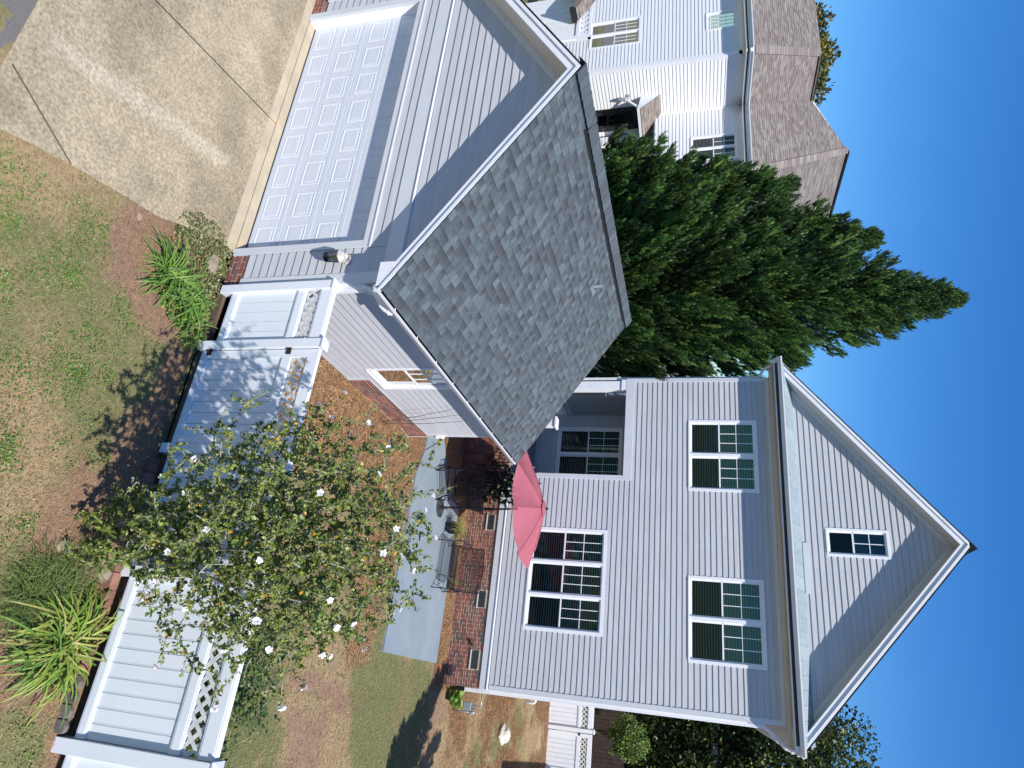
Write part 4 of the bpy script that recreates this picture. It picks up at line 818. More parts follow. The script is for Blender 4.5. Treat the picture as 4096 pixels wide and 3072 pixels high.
def broad(root, base, C0, R, ncl, nl, size, cols, seed, trunk_r=.18, m='leaf', limbs=10, shell=.55):
    r = np.random.default_rng(seed); base = np.array(base, float); C0 = np.array(C0, float); R = np.array(R, float)
    MB().tube([base, (base*.6+C0*.4)+np.array([.1, 0, 0]), C0], [trunk_r, trunk_r*.75, trunk_r*.3], 8).build('trunk', M['bark_dark'], root, smooth=True)
    d = unit(r.normal(0, 1, (ncl, 3))); rad = r.uniform(shell, 1, ncl)[:, None]; cc = C0+d*rad*R; cs = r.uniform(.16, .30, ncl)*R.mean()
    for k in range(limbs):
        q = cc[k]; MB().tube([base*.45+C0*.55+np.array([0, 0, -.1*R[2]]), (C0+q)/2+np.array([0, 0, -.1]), q], [trunk_r*.4, trunk_r*.25, trunk_r*.08], 5).build('limb', M['bark_dark'], root, smooth=True)
    j = r.integers(0, ncl, nl); u = unit(r.normal(0, 1, (nl, 3))); P = cc[j]+u*(r.uniform(0, 1, nl)**.45*cs[j])[:, None]; P = P[P[:, 2] > base[2]+.1]; n = len(P); j = j[:n]
    tone = r.uniform(.7, 1.3, ncl)[j][:, None]; leafmesh('foliage', P, unit(u[:n]+r.normal(0, .6, (n, 3))), r.uniform(size*.6, size*1.3, n), pal(cols, n, .25)*tone, M[m], root, kind='stuff')
GR = [(.05, .085, .022), (.065, .11, .028), (.04, .07, .02), (.09, .12, .03)]
AU = [(.12, .14, .03), (.20, .17, .03), (.09, .11, .03), (.28, .20, .035), (.07, .09, .025)]
b1 = thing('autumn_tree', 'big tree turning brownish green behind the right side of the grey gabled house', 'tree', (8.2, 28, 1.5)); broad(b1, (8.5, 27.5, 1.5), (7.3, 28.5, 8.6), (4.0, 3.2, 5.9), 280, 64000, .16, GR*2+AU[:3], 31, .25)
b2 = thing('autumn_tree', 'yellow-green autumn tree rising behind the brown roof of the white house', 'tree', (-38, 31, .3)); broad(b2, (-38, 31, .3), (-38.5, 31, 11.3), (5.4, 4, 4.6), 130, 26000, .30, AU, 32, .3)
b3 = thing('leafy_tree', 'small patch of green tree seen between the conifer and the house eave', 'tree', (-6.5, 24, .3)); broad(b3, (-6.5, 24, .3), (-6.6, 24, 7.6), (2.7, 2.4, 4.2), 110, 16000, .16, GR, 33, .2)
b4 = thing('clipped_bush', 'small rounded bright green bush behind the rear white gate', 'bush', (6.35, 21, 1.6)); broad(b4, (6.0, 21, 1.6), (6.45, 21, 4.15), (.85, .6, .72), 110, 9500, .062, [(.13, .22, .04), (.17, .28, .05), (.09, .16, .035), (.25, .30, .09)], 34, .04, limbs=6, shell=.5)
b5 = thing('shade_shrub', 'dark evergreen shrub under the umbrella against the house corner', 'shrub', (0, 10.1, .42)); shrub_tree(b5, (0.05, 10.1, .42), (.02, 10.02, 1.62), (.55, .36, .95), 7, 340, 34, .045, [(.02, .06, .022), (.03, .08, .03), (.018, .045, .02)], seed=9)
for k in range(22):
    p = Vector((random.uniform(-.5, .3), random.uniform(9.62, 9.8), random.uniform(1.7, 2.5))); MB().tube([p, p+Vector((0, -.02, .01))], [.016, .008], 5).build('blossom', M['petal'], b5)
def straps(root, cx, cy, n, L_, w, spread, cols, seed, droop=1.0, z=0, upr=.9, nm='strap_leaves'):
    r = np.random.default_rng(seed); Vs = []; Fs = []; Cs = []; segs = 7
    for i in range(n):
        a = r.uniform(0, 6.283); d = np.array([math.cos(a), math.sin(a), 0]); s = np.array([-math.sin(a), math.cos(a), 0]); l = L_*r.uniform(.55, 1.15); o = np.array([cx+r.normal(0, spread), cy+r.normal(0, spread), z]); el = r.uniform(.75, 1.45)*upr; p = o.copy(); c = np.array(cols[r.integers(0, len(cols))])*r.uniform(.75, 1.25); b = len(Vs); cur = droop*r.uniform(.7, 1.4)*1.9/segs; a2 = r.normal(0, .05)
        for k in range(segs+1):
            t_ = k/segs; ww = w*(math.sin(math.pi*min(1, .25+t_*.75))**.6)*.5; sd = s*math.cos(a2*k)+d*math.sin(a2*k)*.3; Vs += [p-sd*ww+[0, 0, ww*.5], p, p+sd*ww+[0, 0, ww*.5]]; Cs += [c*(.85+.3*t_)]*3
            if k: q = b+(k-1)*3; Fs += [[q, q+1, q+4, q+3], [q+1, q+2, q+5, q+4]]
            p = p+(d*math.cos(el)+np.array([0, 0, math.sin(el)]))*l/segs; el -= cur
            if p[2] < z+.015: p[2] = z+.015
    return npmesh(nm, np.array(Vs), np.array(Fs), np.array(Cs), M['leaf'], root, kind='stuff')
DL = [(.12, .25, .04), (.16, .30, .05), (.09, .20, .04), (.20, .32, .06)]; YL = [(.20, .32, .04), (.28, .36, .06), (.12, .24, .04), (.36, .36, .10)]
def plant(name, label, cat, x, y, z=0, group=None): return thing(name, label, cat, (x, y, z), group)
p1 = plant('daylily', 'bright green strappy daylily clump at the mulch edge near the driveway', 'plant', .35, -.98); straps(p1, .38, -1.0, 110, .60, .020, .08, DL, 41)
p2 = plant('daylily', 'long-leaved green daylily clump between the ivy and the white fence panel', 'plant', .46, -.62); straps(p2, .5, -.60, 100, .58, .018, .09, DL, 42)
p3 = plant('daylily', 'thin-leaved daylily touching the fence panel next to the gate', 'plant', .78, -.38); straps(p3, .80, -.36, 45, .45, .013, .06, DL, 43)
p4 = plant('daylily', 'yellow-green daylily clump against the fence beside the fine-leaved plant', 'plant', 4.80, -.66); straps(p4, 4.80, -.68, 360, .80, .022, .12, YL, 44, 1.5)
p5 = plant('sedge_clump', 'fine wiry olive-green clump growing left of the yellow-green daylily', 'plant', 4.36, -1.02); straps(p5, 4.38, -1.05, 1500, .34, .0065, .19, [(.15, .22, .05), (.12, .18, .04), (.20, .25, .08), (.08, .13, .035)], 45, .9, upr=.85)
p6 = plant('sedge_clump', 'small sparse wiry tuft beside the tan field stone', 'plant', 3.98, -.68); straps(p6, 3.95, -.72, 260, .26, .006, .12, [(.14, .18, .06), (.10, .14, .05), (.2, .2, .09)], 46, .9)
p7 = plant('sedge_clump', 'low grassy tuft inside the yard at the foot of the right corner post', 'plant', 5.75, .25, .4); straps(p7, 5.7, .3, 120, .4, .014, .1, DL, 47, z=.4)
def patch(name, label, cat, cx, cy, rx, ry, n, h, size, cols, z, seed, up=.6, shape=None):
    r = np.random.default_rng(seed); root = plant(name, label, cat, cx, cy, z); a = r.uniform(0, 6.283, n); q = np.sqrt(r.uniform(0, 1, n)); x = cx+np.cos(a)*q*rx; y = cy+np.sin(a)*q*ry
    keepm = fbm(x, y, .18, seed) > .36; x, y = x[keepm], y[keepm]; n = len(x); zz = z+r.uniform(.02, 1, n)*h*(.5+fbm(x, y, .3, seed+1)); D_ = unit(np.stack([r.normal(0, 1, n), r.normal(0, 1, n), r.normal(up, .5, n)], 1))
    leafmesh('foliage', np.stack([x, y, zz], 1), D_, r.uniform(size*.6, size*1.3, n), pal(cols, n, .2), M['leaf'], root, roll=r.uniform(-.4, .4, n), kind='stuff')
    st = MB()
    for k in range(40):
        x0, y0 = cx+r.normal(0, rx*.45), cy+r.normal(0, ry*.45); st.tube([(x0, y0, z), (x0+r.normal(0, .05), y0+r.normal(0, .05), z+h*.8)], .003, 3)
    st.build('runners', M['bark_dark'], root, kind='stuff'); return root
VG = [(.15, .20, .06), (.26, .30, .14), (.13, .17, .05), (.34, .36, .20), (.12, .13, .05), (.24, .17, .08)]
patch('ground_ivy', 'variegated ground ivy spilling onto the driveway at the garage corner', 'ground cover', -.33, -.58, .42, .55, 1900, .06, .036, VG, .0, 51)
patch('ground_ivy', 'variegated ivy with brown litter along the brick foot of the garage corner', 'ground cover', .05, -.28, .50, .25, 1200, .08, .036, VG, .0, 52)
patch('ground_ivy', 'mixed green leaves and creepers at the foot of the fence panel by the gate post', 'ground cover', .78, -.33, .36, .18, 1000, .16, .042, VG[:3]+DL, .0, 53)
patch('weed_patch', 'broad green weeds among the daylilies near the mulch edge', 'plant', .62, -.62, .3, .35, 700, .13, .055, DL, .0, 54)
patch('low_shrub', 'dark glossy low shrub row growing behind the right part of the white fence', 'shrub', 4.85, .78, 1.25, .62, 12000, 1.0, .06, [(.05, .10, .035), (.07, .13, .04), (.11, .16, .045), (.16, .19, .05)], .38, 55)
patch('low_shrub', 'small green seedlings poking through pine straw behind the gate', 'plant', 1.6, 1.2, .7, .8, 330, .22, .045, DL[:3], .38, 56)
patch('low_shrub', 'weedy green patch in the yard behind the flowering shrub', 'plant', 3.2, 2.6, 1.5, 1.6, 2200, .10, .035, GC, .38, 57)
patch('low_shrub', 'purple-flecked low plants at the patio edge behind the flowering shrub', 'plant', 2.6, 5.9, 1.3, .5, 1400, .25, .04, DL[:2]+[(.12, .05, .14), (.06, .10, .04)], .38, 58)
hp = plant('hosta', 'light green broad-leaved plant beside the meter at the right corner of the house', 'plant', 5.38, 10.9, .42)
rr_ = np.random.default_rng(5); n = 26; a = rr_.uniform(0, 6.28, n); leafmesh('foliage', np.stack([5.38+rr_.normal(0, .06, n), 10.95+rr_.normal(0, .06, n), .48+rr_.uniform(0, .25, n)], 1), np.stack([np.cos(a), np.sin(a), rr_.uniform(.2, .9, n)], 1), rr_.uniform(.18, .32, n), pal([(.20, .33, .05), (.14, .27, .05), (.26, .36, .08)], n), M['leaf'], hp)
# bare canes on the garage wall
cn = plant('bare_canes', 'three thin bare canes leaning against the garage side wall', 'plant', .25, 4.5, .42)
for a, b in (((.28, 4.55, .5), (.10, 4.30, 2.12)), ((.28, 4.58, .5), (.10, 4.60, 2.16)), ((.30, 4.62, .55), (.10, 4.95, 2.15))): MB().tube([a, ((a[0]+b[0])/2+.03, (a[1]+b[1])/2, (a[2]+b[2])/2), b], [.007, .006, .004], 5).build('cane', M['bark_dark'], cn)
# shade trees standing right of the frame, whose shadows cross the lawn
e1 = thing('columnar_evergreen', 'narrow evergreen standing right of the yard whose long shadow crosses the grass', 'tree', (8.35, 7.3, .4)); conifer(e1, 8.35, 7.3, .4, 6.2, .75, 120, 61)
e2 = thing('columnar_evergreen', 'smaller narrow evergreen beside the tall narrow one right of the yard', 'tree', (8.9, 8.4, .4)); conifer(e2, 8.9, 8.4, .4, 4.4, .5, 70, 62)
# ================================================================== PATIO THINGS
U = thing('patio_umbrella', 'open rose-pink patio umbrella with dark pole in front of the house', 'umbrella', (1.05, 8.47, .46))
ux, uy = 1.0, 8.52; top = Vector((.96, 8.50, 3.10)); rim = []
for k in range(8):
    a = math.radians(12+45*k); x, y = ux-.03+1.42*math.cos(a), uy+1.42*math.sin(a); rim.append(Vector((x, y, 2.66+.07*(x-ux)-.03*(y-uy))))
for k in range(8):
    a, b = rim[k], rim[(k+1) % 8]; vs = []; fs = []; n = 6
    for i in range(n+1):
        t_ = i/n; p, q = top.lerp(a, t_), top.lerp(b, t_); p.z += .05*math.sin(math.pi*t_)*.6; q.z += .05*math.sin(math.pi*t_)*.6
        for j in range(5):
            s_ = j/4; w = p.lerp(q, s_); w.z -= .075*t_*4*s_*(1-s_)-.012*math.sin(9*t_+5*s_+k)*t_; w = w+(top.lerp(w, 1)-w)*0; edge = (Vector((ux, uy, w.z))-w)*(.035*4*s_*(1-s_)*(t_**3)); vs.append(w+edge)
    for i in range(n):
        for j in range(4): fs.append((i*5+j, i*5+j+1, (i+1)*5+j+1, (i+1)*5+j))
    MB().add(vs, fs).build('canopy_panel', M['fabric'], U)
    MB().tube([top.lerp(a, t_)+Vector((0, 0, .05*math.sin(math.pi*t_)*.6+.004)) for t_ in np.linspace(.05, 1, 8)], .007, 4).build('seam', M['fabric'], U)
    MB().tube([top+Vector((0, 0, -.06)), a+Vector((0, 0, -.02))], .008, 5).build('rib', M['iron'], U)
vt = MB(); cap_ = [top+Vector((.2*math.cos(math.radians(12+45*k)), .2*math.sin(math.radians(12+45*k)), -.015)) for k in range(8)]; vt.add([top+Vector((0, 0, .045))]+cap_, [(0, i+1, (i+1) % 8+1) for i in range(8)]); vt.build('vent_cap', M['fabric'], U)
MB().tube([(1.05, 8.47, .50), (1.04, 8.475, 1.8), (.965, 8.5, 3.12)], [.024, .024, .02], 10).build('pole', M['iron'], U, smooth=True)
MB().tube([(1.045, 8.475, 1.62), (1.04, 8.475, 1.82)], .036, 10).build('crank_housing', M['iron'], U); MB().tube([(1.05, 8.47, 1.74), (1.12, 8.44, 1.78), (1.13, 8.43, 1.84)], .009, 6).build('crank_handle', M['iron'], U)
MB().lathe((.963, 8.5, 3.12), [(.012, 0), (.03, .015), (.036, .04), (.026, .065), (.004, .08)], 12).build('finial', M['iron'], U, smooth=True)
MB().box(1.28, 1.33, 7.18, 7.20, 2.63, 2.80).build('tie_strap', M['fabric'], U)
UB = thing('umbrella_base', 'round ornate cast-iron stand holding the umbrella pole on the patio', 'stand', (1.07, 8.46, .456)); bb = MB()
bc = (1.07, 8.46, .456); bb.lathe(bc, [(.235, 0), (.24, .02), (.215, .03), (.19, .018)], 32)
for k in range(8):
    a = k*.785; bb.tube([(bc[0]+.05*math.cos(a), bc[1]+.05*math.sin(a), .50), (bc[0]+.13*math.cos(a+.35), bc[1]+.13*math.sin(a+.35), .495), (bc[0]+.21*math.cos(a), bc[1]+.21*math.sin(a), .48)], .012, 5)
    bb.tube([(bc[0]+.12*math.cos(a-.2), bc[1]+.12*math.sin(a-.2), .488), (bc[0]+.17*math.cos(a+.3), bc[1]+.17*math.sin(a+.3), .486)], .012, 5)
bb.build('ring_base', M['cast'], UB); MB().lathe(bc, [(.06, .02), (.05, .06), (.032, .09), (.030, .30)], 14).build('socket', M['iron'], UB, smooth=True)
def mesh_panel(parent, name, P, nu, nv, r=.0058):
    """woven wire panel; P(u,v) -> point"""
    mb = MB()
    for i in range(nu+1):
        u = i/nu; pts = [P(u, j/8) for j in range(9)]; mb.tube(pts, r, 3, cap=False)
    for j in range(nv+1):
        w = j/nv; pts = [P(i/6, w) for i in range(7)]; mb.tube(pts, r, 3, cap=False)
    return mb.build(name, M['iron'], parent, kind='stuff')
def seat(root, x0, x1, yf, yb, zf, hs, hb, yaw, cx, cy, leaves=True, lean=.28, spring=False):
    R_ = Matrix.Rotation(yaw, 3, 'Z'); T_ = lambda x, y, z: Vector((cx, cy, 0))+R_ @ Vector((x, y, z))
    sp = lambda u, v: T_(x0+(x1-x0)*u, yf+(yb-yf)*v, zf+hs-.05*v-.025*math.sin(math.pi*v)); bk = lambda u, v: T_(x0+(x1-x0)*u, yb+lean*v*hb+.05*math.sin(3*v), zf+hs-.03+hb*v)
    mesh_panel(root, 'seat_mesh', sp, int((x1-x0)/.035), 16); mesh_panel(root, 'back_mesh', bk, int((x1-x0)/.035), 20)
    for nm, q in (('seat_frame', [sp(0, 0), sp(1, 0), sp(1, .5), sp(1, 1), sp(0, 1), sp(0, .5), sp(0, 0)]), ('back_frame', [bk(0, 0), bk(0, .5), bk(0, .93), bk(.04, 1), bk(.5, 1.04), bk(.96, 1), bk(1, .93), bk(1, .5), bk(1, 0)])): MB().tube(q, .013, 7).build(nm, M['iron'], root, smooth=True)
    MB().tube([bk(0, .86), bk(1, .86)], .009, 6).build('back_rail', M['iron'], root)
    for s, x in ((0, x0), (1, x1)):
        q = -1 if s == 0 else 1; xo = x+q*.03
        arm = [T_(x, yb+.12, zf+hs+.28), T_(xo, yb-.1, zf+hs+.27), T_(xo, yf+.1, zf+hs+.25), T_(xo+q*.02, yf, zf+hs+.20), T_(xo, yf+.04, zf+hs+.05)]; MB().tube(arm, .014, 7).build('armrest', M['iron'], root, smooth=True)
        if spring: lg = [[T_(xo, yf+.06, zf+hs), T_(xo, yf-.04, zf+.2), T_(xo, yf, zf+.02), T_(xo, yb+.1, zf+.02)], [T_(xo, yb, zf+hs-.04), T_(xo, yb+.1, zf+.02)]]
        else: lg = [[T_(xo, yf+.05, zf+hs+.2), T_(xo, yf, zf+hs*.5), T_(xo, yf-.03, zf)], [T_(xo, yb, zf+hs+.1), T_(xo, yb+.06, zf+hs*.4), T_(xo, yb+.13, zf)]]
        for g in lg:
            MB().tube(g, .013, 7).build('leg', M['iron'], root, smooth=True)
        br = MB(); ring = [T_(xo, (yf+yb)/2+.12*math.cos(a), zf+hs-.06+.07*math.sin(a)) for a in np.linspace(0, 6.283, 13)]; br.tube(ring, .007, 5); br.tube([T_(xo, yf, zf+.18), T_(xo, yb+.08, zf+.16)], .008, 5); br.build('side_scroll', M['iron'], root)
    MB().tube([T_(x0, yf, zf+.17), T_(x1, yf, zf+.17)], .008, 5).build('stretcher', M['iron'], root)
    if leaves:
        for k in range(4):
            c_ = bk(.17+.22*k, .93); lf = MB()
            for a in range(5): an = a*1.257; d_ = Vector((math.cos(an)*.035, -.008, math.sin(an)*.035)); lf.add([c_, c_+d_*.6+Vector((-d_.z, 0, d_.x))*.35, c_+d_*1.3, c_+d_*.6-Vector((-d_.z, 0, d_.x))*.35], [(0, 1, 2, 3)])
            lf.build('iron_leaf', M['iron'], root)
LS = thing('patio_loveseat', 'black wire-mesh garden loveseat with iron leaf ornaments facing the yard', 'bench', (2.4, 9.0, .456)); seat(LS, -.54, .54, -.32, .28, .456, .38, .62, -.02, 2.38, 9.02)
PC = thing('patio_chair', 'black wire-mesh spring armchair in the umbrella shade beside the pole', 'chair', (.5, 8.2, .456)); seat(PC, -.33, .33, -.32, .25, .456, .36, .62, .42, .50, 8.25, leaves=False, lean=.55, spring=True)
PT = thing('potted_grass', 'dark glazed pot with spiky yellow-green grass beside the black loveseat', 'plant', (1.42, 9.1, .456)); MB().lathe((1.42, 9.1, .456), [(.10, 0), (.15, .10), (.16, .20), (.14, .24), (.155, .25), (.14, .24), (.13, .2)], 20).build('pot', M['pot'], PT, smooth=True)
straps(PT, 1.42, 9.1, 150, .50, .010, .05, [(.24, .28, .06), (.34, .34, .10), (.16, .22, .05)], 71, .75, z=.68)
MB().lathe((.03, 8.95, .44), [(.12, 0), (.13, .05), (.09, .12), (.03, .13)], 14).build('white_pot_saucer', M['white'], label='small pale dish in the deep shade behind the mesh armchair', category='dish')
# lizard ornament, meter, vent pipe, orange toy
LZ = thing('wall_lizard', 'rusty metal lizard ornament on the brick foundation under the house', 'ornament', (4.02, 10.58, .99)); lz = MB(); yy = HY-.02
lz.tube([(3.90, yy, .92), (3.96, yy, .97), (4.02, yy, .99), (4.08, yy, 1.03), (4.13, yy, 1.10)], [.004, .014, .024, .018, .006], 7); lz.build('body', M['rust'], LZ)
for a, b in (((3.97, .97), (3.95, 1.03)), ((3.98, .96), (4.01, .91)), ((4.06, 1.01), (4.04, 1.07)), ((4.07, 1.0), (4.11, .97))): MB().tube([(a[0], yy, a[1]), (b[0], yy, b[1])], .007, 5).build('leg', M['rust'], LZ)
GM = thing('gas_meter', 'galvanised gas meter and pipes beside the right corner of the house', 'meter', (5.5, 11.3, .5)); MB().box(5.42, 5.62, 11.25, 11.42, .78, 1.0).build('meter_body', M['galv'], GM, bevel=.02)
MB().tube([(5.2, 11.3, 1.25), (5.5, 11.3, 1.25), (5.5, 11.3, 1.0)], .02, 8).build('pipe', M['galv'], GM, smooth=True); MB().tube([(5.66, 11.3, .5), (5.66, 11.3, 1.1), (5.56, 11.3, 1.1), (5.56, 11.3, .98)], .02, 8).build('riser', M['galv'], GM, smooth=True); MB().lathe((5.66, 11.3, 1.0), [(.045, 0), (.055, .03), (.045, .07)], 10).build('regulator', M['galv'], GM)
PV = thing('drain_pipe', 'short white pipe with an elbow sticking out of the right house wall', 'pipe', (5.2, 13.2, 2.0)); MB().tube([(5.06, 13.2, 2.25), (5.30, 13.2, 2.25), (5.34, 13.2, 2.2), (5.34, 13.2, 1.95)], .03, 10).build('pipe', M['white'], PV, smooth=True)
MB().tube([(4.62, 9.98, .45), (4.66, 10.02, .47), (4.78, 10.03, .46)], [.01, .016, .008], 6).build('toy', M['orange'], label='small orange curved plastic piece on the grass near the patio corner', category='toy')
# ================================================================== WHITE HOUSE ON THE LEFT
N = thing('white_house', 'white clapboard neighbouring house with brown shingle roofs and a black door', 'house', (-20, 16, .4))
YA, XB_, YC = 12.5, -18.0, 15.05; NE = .145
siding(N, FY(YA), M['nsiding_x'], 1.0, 8.3, NE, lambda z: (-30, XB_-.14), opens=[(-20.85, -19.40, 2.45, 4.42), (-20.45, -19.52, 7.12, 8.2)], name='clapboard')
siding(N, FXp(XB_), M['nsiding_y'], 1.0, 8.45, NE, lambda z: (YA+.14, YC if z > 5 else 16.0), opens=[(14.46, 15.72, 1.0, 4.25)], name='clapboard')
siding(N, FY(YC), M['nsiding_x'], 5.0, 8.45, NE, lambda z: (XB_+.14, -14.5), opens=[(-16.45, -15.2, 6.5, 8.25)], name='clapboard')
siding(N, FY(16.0), M['nsiding_x'], 1.0, 5.0, NE, lambda z: (XB_+.1, -14.5), opens=[(-17.4, -15.9, 2.0, 3.6)], name='clapboard')
MB().box(XB_, -14.5, YC, 16.0, 4.95, 5.0).build('overhang_soffit', M['white'], N); MB().box(-14.52, -14.5, YC, 30, .4, 8.5).build('side_wall', M['white'], N); MB().box(-31, -30, YA, 30, .4, 8.5).build('side_wall', M['white'], N)
t = MB(); t.box(XB_-.14, XB_+.03, YA-.03, YA+.14, 1, 8.4); t.build('corner_board', M['white'], N); t = MB(); t.box(XB_, XB_+.14, YC-.03, YC, 5, 8.45); t.build('corner_board', M['white'], N)
window(N, FY(YA), -20.92, -19.33, 2.38, 4.50, 2, 3, 2, name='window', label='double window with blinds on the ground floor of the white house')
window(N, FY(YA), -20.5, -19.46, 7.07, 8.25, 1, 4, 3, blinds=False, frac=.12, label='small gridded window high on the white wall')
window(N, FY(YC), -16.5, -15.15, 6.45, 8.30, 2, 2, 2, label='curtained upper window beside the conifers')
window(N, FY(16.0), -17.45, -15.85, 1.95, 3.65, 2, 2, 2)
dr = MB(); dr.box(XB_-.02, XB_+.035, 14.46, 15.72, 1.2, 4.25); DO = dr.build('storm_door', M['black'], N); MB().box(XB_+.03, XB_+.042, 14.72, 15.35, 1.6, 4.0).build('door_glass', M['glass'], DO); MB().box(XB_+.035, XB_+.04, 14.66, 15.42, 1.5, 4.05).build('door_panel', M['dark'], DO)
MB().tube([(XB_+.05, 15.5, 2.6), (XB_+.09, 15.5, 2.62), (XB_+.09, 15.5, 2.78)], .012, 6).build('door_handle', M['brass'], DO)
NT = [(.22, .19, .165), (.255, .22, .195), (.185, .155, .14), (.28, .245, .215), (.20, .17, .16), (.23, .19, .17)]
# canopy over the door
CB = (XB_+.95, ); t = MB(); t.prism([(XB_+.01, 14.0, 5.22), (XB_+.95, 13.75, 4.48), (XB_+.95, 13.75, 4.36), (XB_+.01, 14.0, 4.45)], (0, .06, 0)); t.box(XB_+.90, XB_+.98, 13.75, 15.75, 4.34, 4.48); t.bar((XB_+.02, 13.95, 3.7), (XB_+.7, 13.9, 4.36), .08); t.bar((XB_+.02, 15.75, 3.7), (XB_+.7, 15.75, 4.36), .08); t.build('canopy_frame', M['white'], N)
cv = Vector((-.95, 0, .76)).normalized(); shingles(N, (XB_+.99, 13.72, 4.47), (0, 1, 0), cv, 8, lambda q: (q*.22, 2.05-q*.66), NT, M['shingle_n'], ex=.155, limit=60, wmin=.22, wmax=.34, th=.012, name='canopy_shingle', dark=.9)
MB().add([(XB_+.02, 15.2, 5.22), (XB_+.97, 15.72, 4.49), (XB_+.02, 16.1, 4.55)], [(0, 1, 2)], (.10, .07, .06)).build('canopy_side_slope', M['shingle_n'], N)  # shade of this far slope is put into its colour, darker than the front shingles
# porch lamp on the white wall
t = MB(); t.box(XB_+.0, XB_+.05, 13.78, 13.92, 3.86, 4.0); t.tube([(XB_+.05, 13.85, 3.93), (XB_+.22, 13.85, 3.95), (XB_+.22, 13.85, 3.86)], .02, 6); t.lathe((XB_+.22, 13.85, 3.55), [(.05, 0), (.09, .25), (.10, .28), (.02, .36)], 8); t.build('porch_lamp', M['galv'], N)
# roofs
def roof_quad(name, pts, parent, ncl=NT, ex=.16, limit=300, wmin=.2, wmax=.36):
    """planar polygon, first edge = eave (horizontal)"""
    P = [Vector(p) for p in pts]; O = P[0]; U_ = (P[1]-P[0]).normalized(); nn = None
    for q in P[2:]:
        w = q-O; w = w-U_*w.dot(U_)
        if w.length > .2: nn = w.normalized(); break
    uv = [((p-O).dot(U_), (p-O).dot(nn)) for p in P]; vmax = max(q[1] for q in uv)
    def span(v):
        xs = []
        v = min(v, vmax-1e-4)
        for (a, b), (c, d) in zip(uv, uv[1:]+uv[:1]):
            if (b-v)*(d-v) <= 0 and abs(b-d) > 1e-6: xs.append(a+(c-a)*(v-b)/(d-b))
        return (min(xs), max(xs)) if xs else (0, 0)
    MB().add([p-Vector((0, 0, .02)) for p in P], [tuple(range(len(P)))], (.12, .1, .09)).build(name, M['shingle_n'], parent)
    shingles(parent, O, U_, nn, int(vmax/ex)+1, span, ncl, M['shingle_n'], ex=ex, limit=limit, wmin=wmin, wmax=wmax, th=.012, dark=.88, name='roof_shingle')
ez = 8.80
roof_quad('roof_slope', [(-30, 12.05, ez), (-17.6, 12.05, ez), (-21.5, 16.0, 11.92), (-30, 16.0, 11.92)], N, limit=100)
roof_quad('roof_slope', [(-17.6, 12.05, ez), (-17.6, 14.65, ez), (-21.5, 18.6, 11.92), (-21.5, 16.0, 11.92)], N, limit=100)
roof_quad('roof_slope', [(-17.6, 14.65, ez), (-14.1, 14.65, ez), (-20.4, 21.0, 13.82), (-21.5, 18.6, 11.92)], N, limit=100)
roof_quad('roof_slope', [(-14.1, 14.65, ez), (-14.1, 30, ez), (-20.4, 30, 13.82), (-20.4, 21.0, 13.82)], N, limit=0, wmin=.4, wmax=.7)
t = MB(); t.prism([(-20.42, 21, 13.8), (-21.5, 18.6, 11.9), (-30, 18.6, 8.8)], (0, 9, 0)); t.build('roof_back', M['shingle_n'], N)
for a, b in (((-17.6, 12.05, ez+.02), (-21.5, 16, 11.95)), ((-14.1, 14.65, ez+.02), (-20.4, 21, 13.86)), ((-21.5, 16, 11.95), (-21.5, 18.6, 11.95))): [MB().bar(Vector(a).lerp(Vector(b), i/26), Vector(a).lerp(Vector(b), (i+1.06)/26)-Vector((0, 0, .012)), .30, .03, col=random.choice(NT)).build('hip_cap', M['shingle_n'], N) for i in range(26)]
MB().bar((-21.5, 16.6, 11.99), (-21.5, 18.6, 11.99), .2, .08).build('ridge_vent', M['vent'], N); MB().bar((-20.4, 21.1, 13.9), (-20.4, 29, 13.9), .2, .08).build('ridge_vent', M['vent'], N)
t = MB(); t.box(-30, -17.6, 12.05, YA, 8.50, 8.60); t.box(XB_, -17.6, YA, YC, 8.50, 8.60); t.box(XB_, -14.1, 14.65, YC, 8.50, 8.60); t.build('eave_soffit', M['white'], N)
t = MB(); t.box(-30, XB_+.03, YA-.03, YA, 8.28, 8.52); t.box(XB_, XB_+.03, YA, YC, 8.43, 8.55); t.box(XB_, -14.5, YC-.03, YC, 8.43, 8.55); t.build('frieze_board', M['white'], N)
gutter(N, (-30, 12.06, ez-.01), (-17.6, 12.06, ez-.01), (0, -1, 0), hang=0, w=.13, h=.14); gutter(N, (-17.6, 12.05, ez-.01), (-17.6, 14.65, ez-.01), (1, 0, 0), hang=0, w=.13, h=.14); gutter(N, (-17.6, 14.66, ez-.01), (-14.1, 14.66, ez-.01), (0, -1, 0), hang=0, w=.13, h=.14)
t = MB(); t.box(-30, -17.6, 12.05, 12.07, 8.55, 8.78); t.box(-17.62, -17.6, 12.05, 14.65, 8.55, 8.78); t.box(-17.6, -14.1, 14.65, 14.67, 8.55, 8.78); t.build('eave_fascia', M['white'], N)
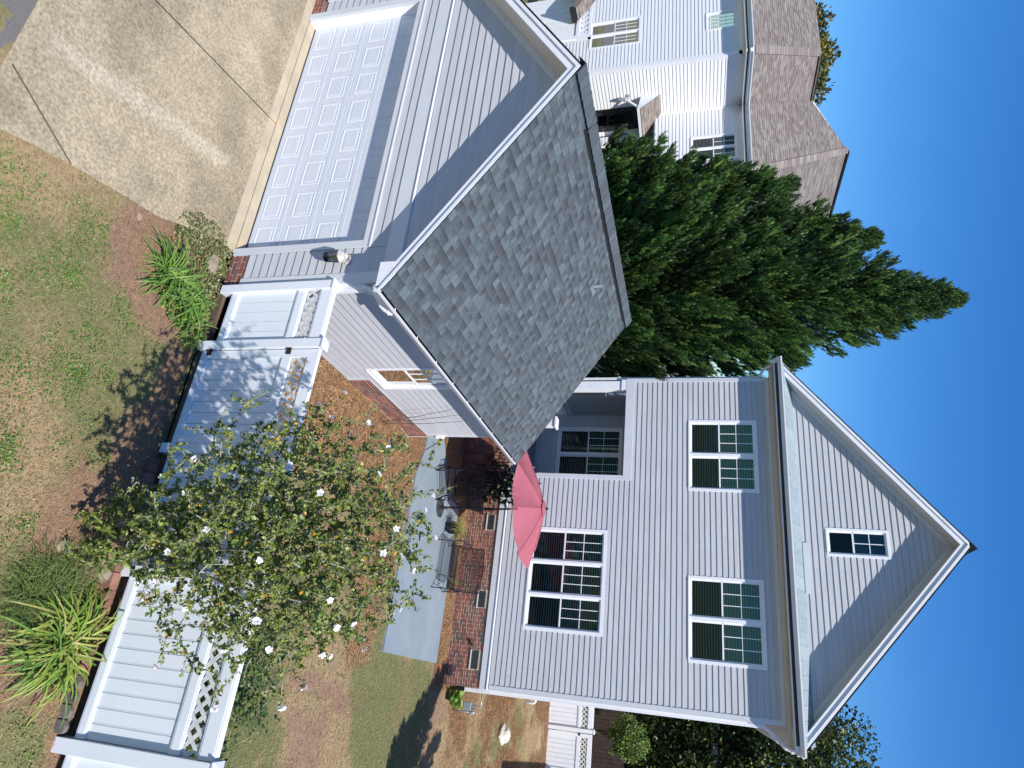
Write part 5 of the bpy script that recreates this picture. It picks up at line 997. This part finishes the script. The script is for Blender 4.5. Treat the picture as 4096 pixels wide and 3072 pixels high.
# side deck of the white house
DK = thing('side_deck', 'white deck with board screen and balusters in front of the white house window', 'deck', (-17.4, 9.5, .3))
for i in range(8): MB().box(-18.6+i*.30, -18.6+i*.30+.285, 9.5, 9.54, .3, 2.52).build('screen_board', M['white'], DK)
t = MB(); t.box(-18.8, -16.25, 9.46, 9.58, 2.52, 2.64); t.box(-16.38, -16.24, 9.45, 9.59, .3, 3.06); t.box(-18.8, -16.24, 9.47, 9.57, 2.96, 3.06); t.build('deck_rail', M['white'], DK)
for i in range(9): MB().box(-18.5+i*.25, -18.5+i*.25+.07, 9.49, 9.55, 2.64, 2.96).build('baluster', M['white'], DK)
DR = thing('porch_roof', 'small brown shingled porch roof corner at the top edge of the white house', 'roof', (-18, 9, 2)); MB().prism([(-17.40, 8.9, 2.50), (-17.1, 8.9, 2.42), (-17.1, 8.9, 2.56), (-19.6, 8.9, 4.1), (-19.6, 8.9, 3.95)], (0, .50, 0), NT[2]).build('roof_slab', M['shingle_n'], DR)
shingles(DR, (-17.08, 8.9, 2.57), (0, 1, 0), Vector((-2.5, 0, 1.54)).normalized(), 17, lambda q: (0, .51), NT, M['shingle_n'], ex=.16, limit=40, wmin=.2, wmax=.34, th=.012); MB().box(-17.12, -17.02, 8.86, 9.44, 2.36, 2.54).build('roof_gutter', M['vent'], DR)
yt = thing('autumn_tree', 'small yellow-leaved tree tip showing above the garage rake at the frame edge', 'tree', (-19.3, 9.2, .3)); broad(yt, (-19.3, 9.2, .3), (-19.3, 8.9, 3.0), (1.0, .8, 1.2), 50, 6000, .09, [(.5, .34, .03), (.32, .30, .04), (.42, .38, .08)], 36, .06, limbs=4)
# white lattice-railed deck behind the garage, left of the porch
BD = thing('back_deck', 'white railed deck glimpsed between the conifer and the porch of the grey house', 'deck', (-6, 17, .5))
railing(BD, (-8.5, 17, 3.2), (-4.6, 17, 3.2), 1.0, step=.14, w=.06, name='deck_railing'); t = MB(); t.box(-8.6, -4.4, 17, 19.5, 3.0, 3.2); t.box(-4.7, -4.5, 17, 17.2, .3, 5.6); t.box(-8.6, -4.4, 17, 17.15, 5.3, 5.6); t.build('deck_frame', M['white'], BD)
MB().box(-11, -4, 19.6, 24, .3, 6).build('deck_wall', M['nsiding_x'], BD)
# ================================================================== HOUSE BEHIND, RIGHT
BH = thing('brick_rear_house', 'dark shaded house with a white-railed porch behind the right side trees', 'house', (10, 33, 1.5))
MB().box(5.0, 16, 31, 36, 1, 9.5).build('wall', M['wood'], BH); t = MB(); t.box(5.0, 14, 28.5, 31, 4.4, 4.6); t.box(7.1, 7.3, 28.4, 28.6, 1, 7.4); t.box(10.1, 10.3, 28.4, 28.6, 1, 7.4); t.box(5.0, 14, 28.4, 28.6, 7.2, 7.5); t.build('porch_frame', M['white'], BH)
railing(BH, (5.0, 28.5, 4.6), (10.2, 28.5, 4.6), 1.0, step=.16, w=.06)
BF = thing('board_fence', 'dark brown vertical board fence behind the rear white gate', 'fence', (8, 22.5, 1.5))
for i in range(40): MB().box(4.9+i*.15, 4.9+i*.15+.14, 22.5, 22.53, 1.2, 3.9+random.uniform(-.02, .02)).build('fence_board', M['wood'], BF)
# house right of the frame (casts the shade by the rear gate)
RH = thing('grey_side_house', 'two-storey house beyond the right edge whose eave shades the rear gate', 'house', (13, 17, 1)); MB().box(10.4, 18, 12.6, 26, .3, 6.2).build('wall', M['nsiding_x'], RH); MB().prism([(10.1, 12.3, 6.2), (18.3, 12.3, 6.2), (14.2, 12.3, 9.3)], (0, 14, 0)).build('roof', M['shingle_n'], RH)
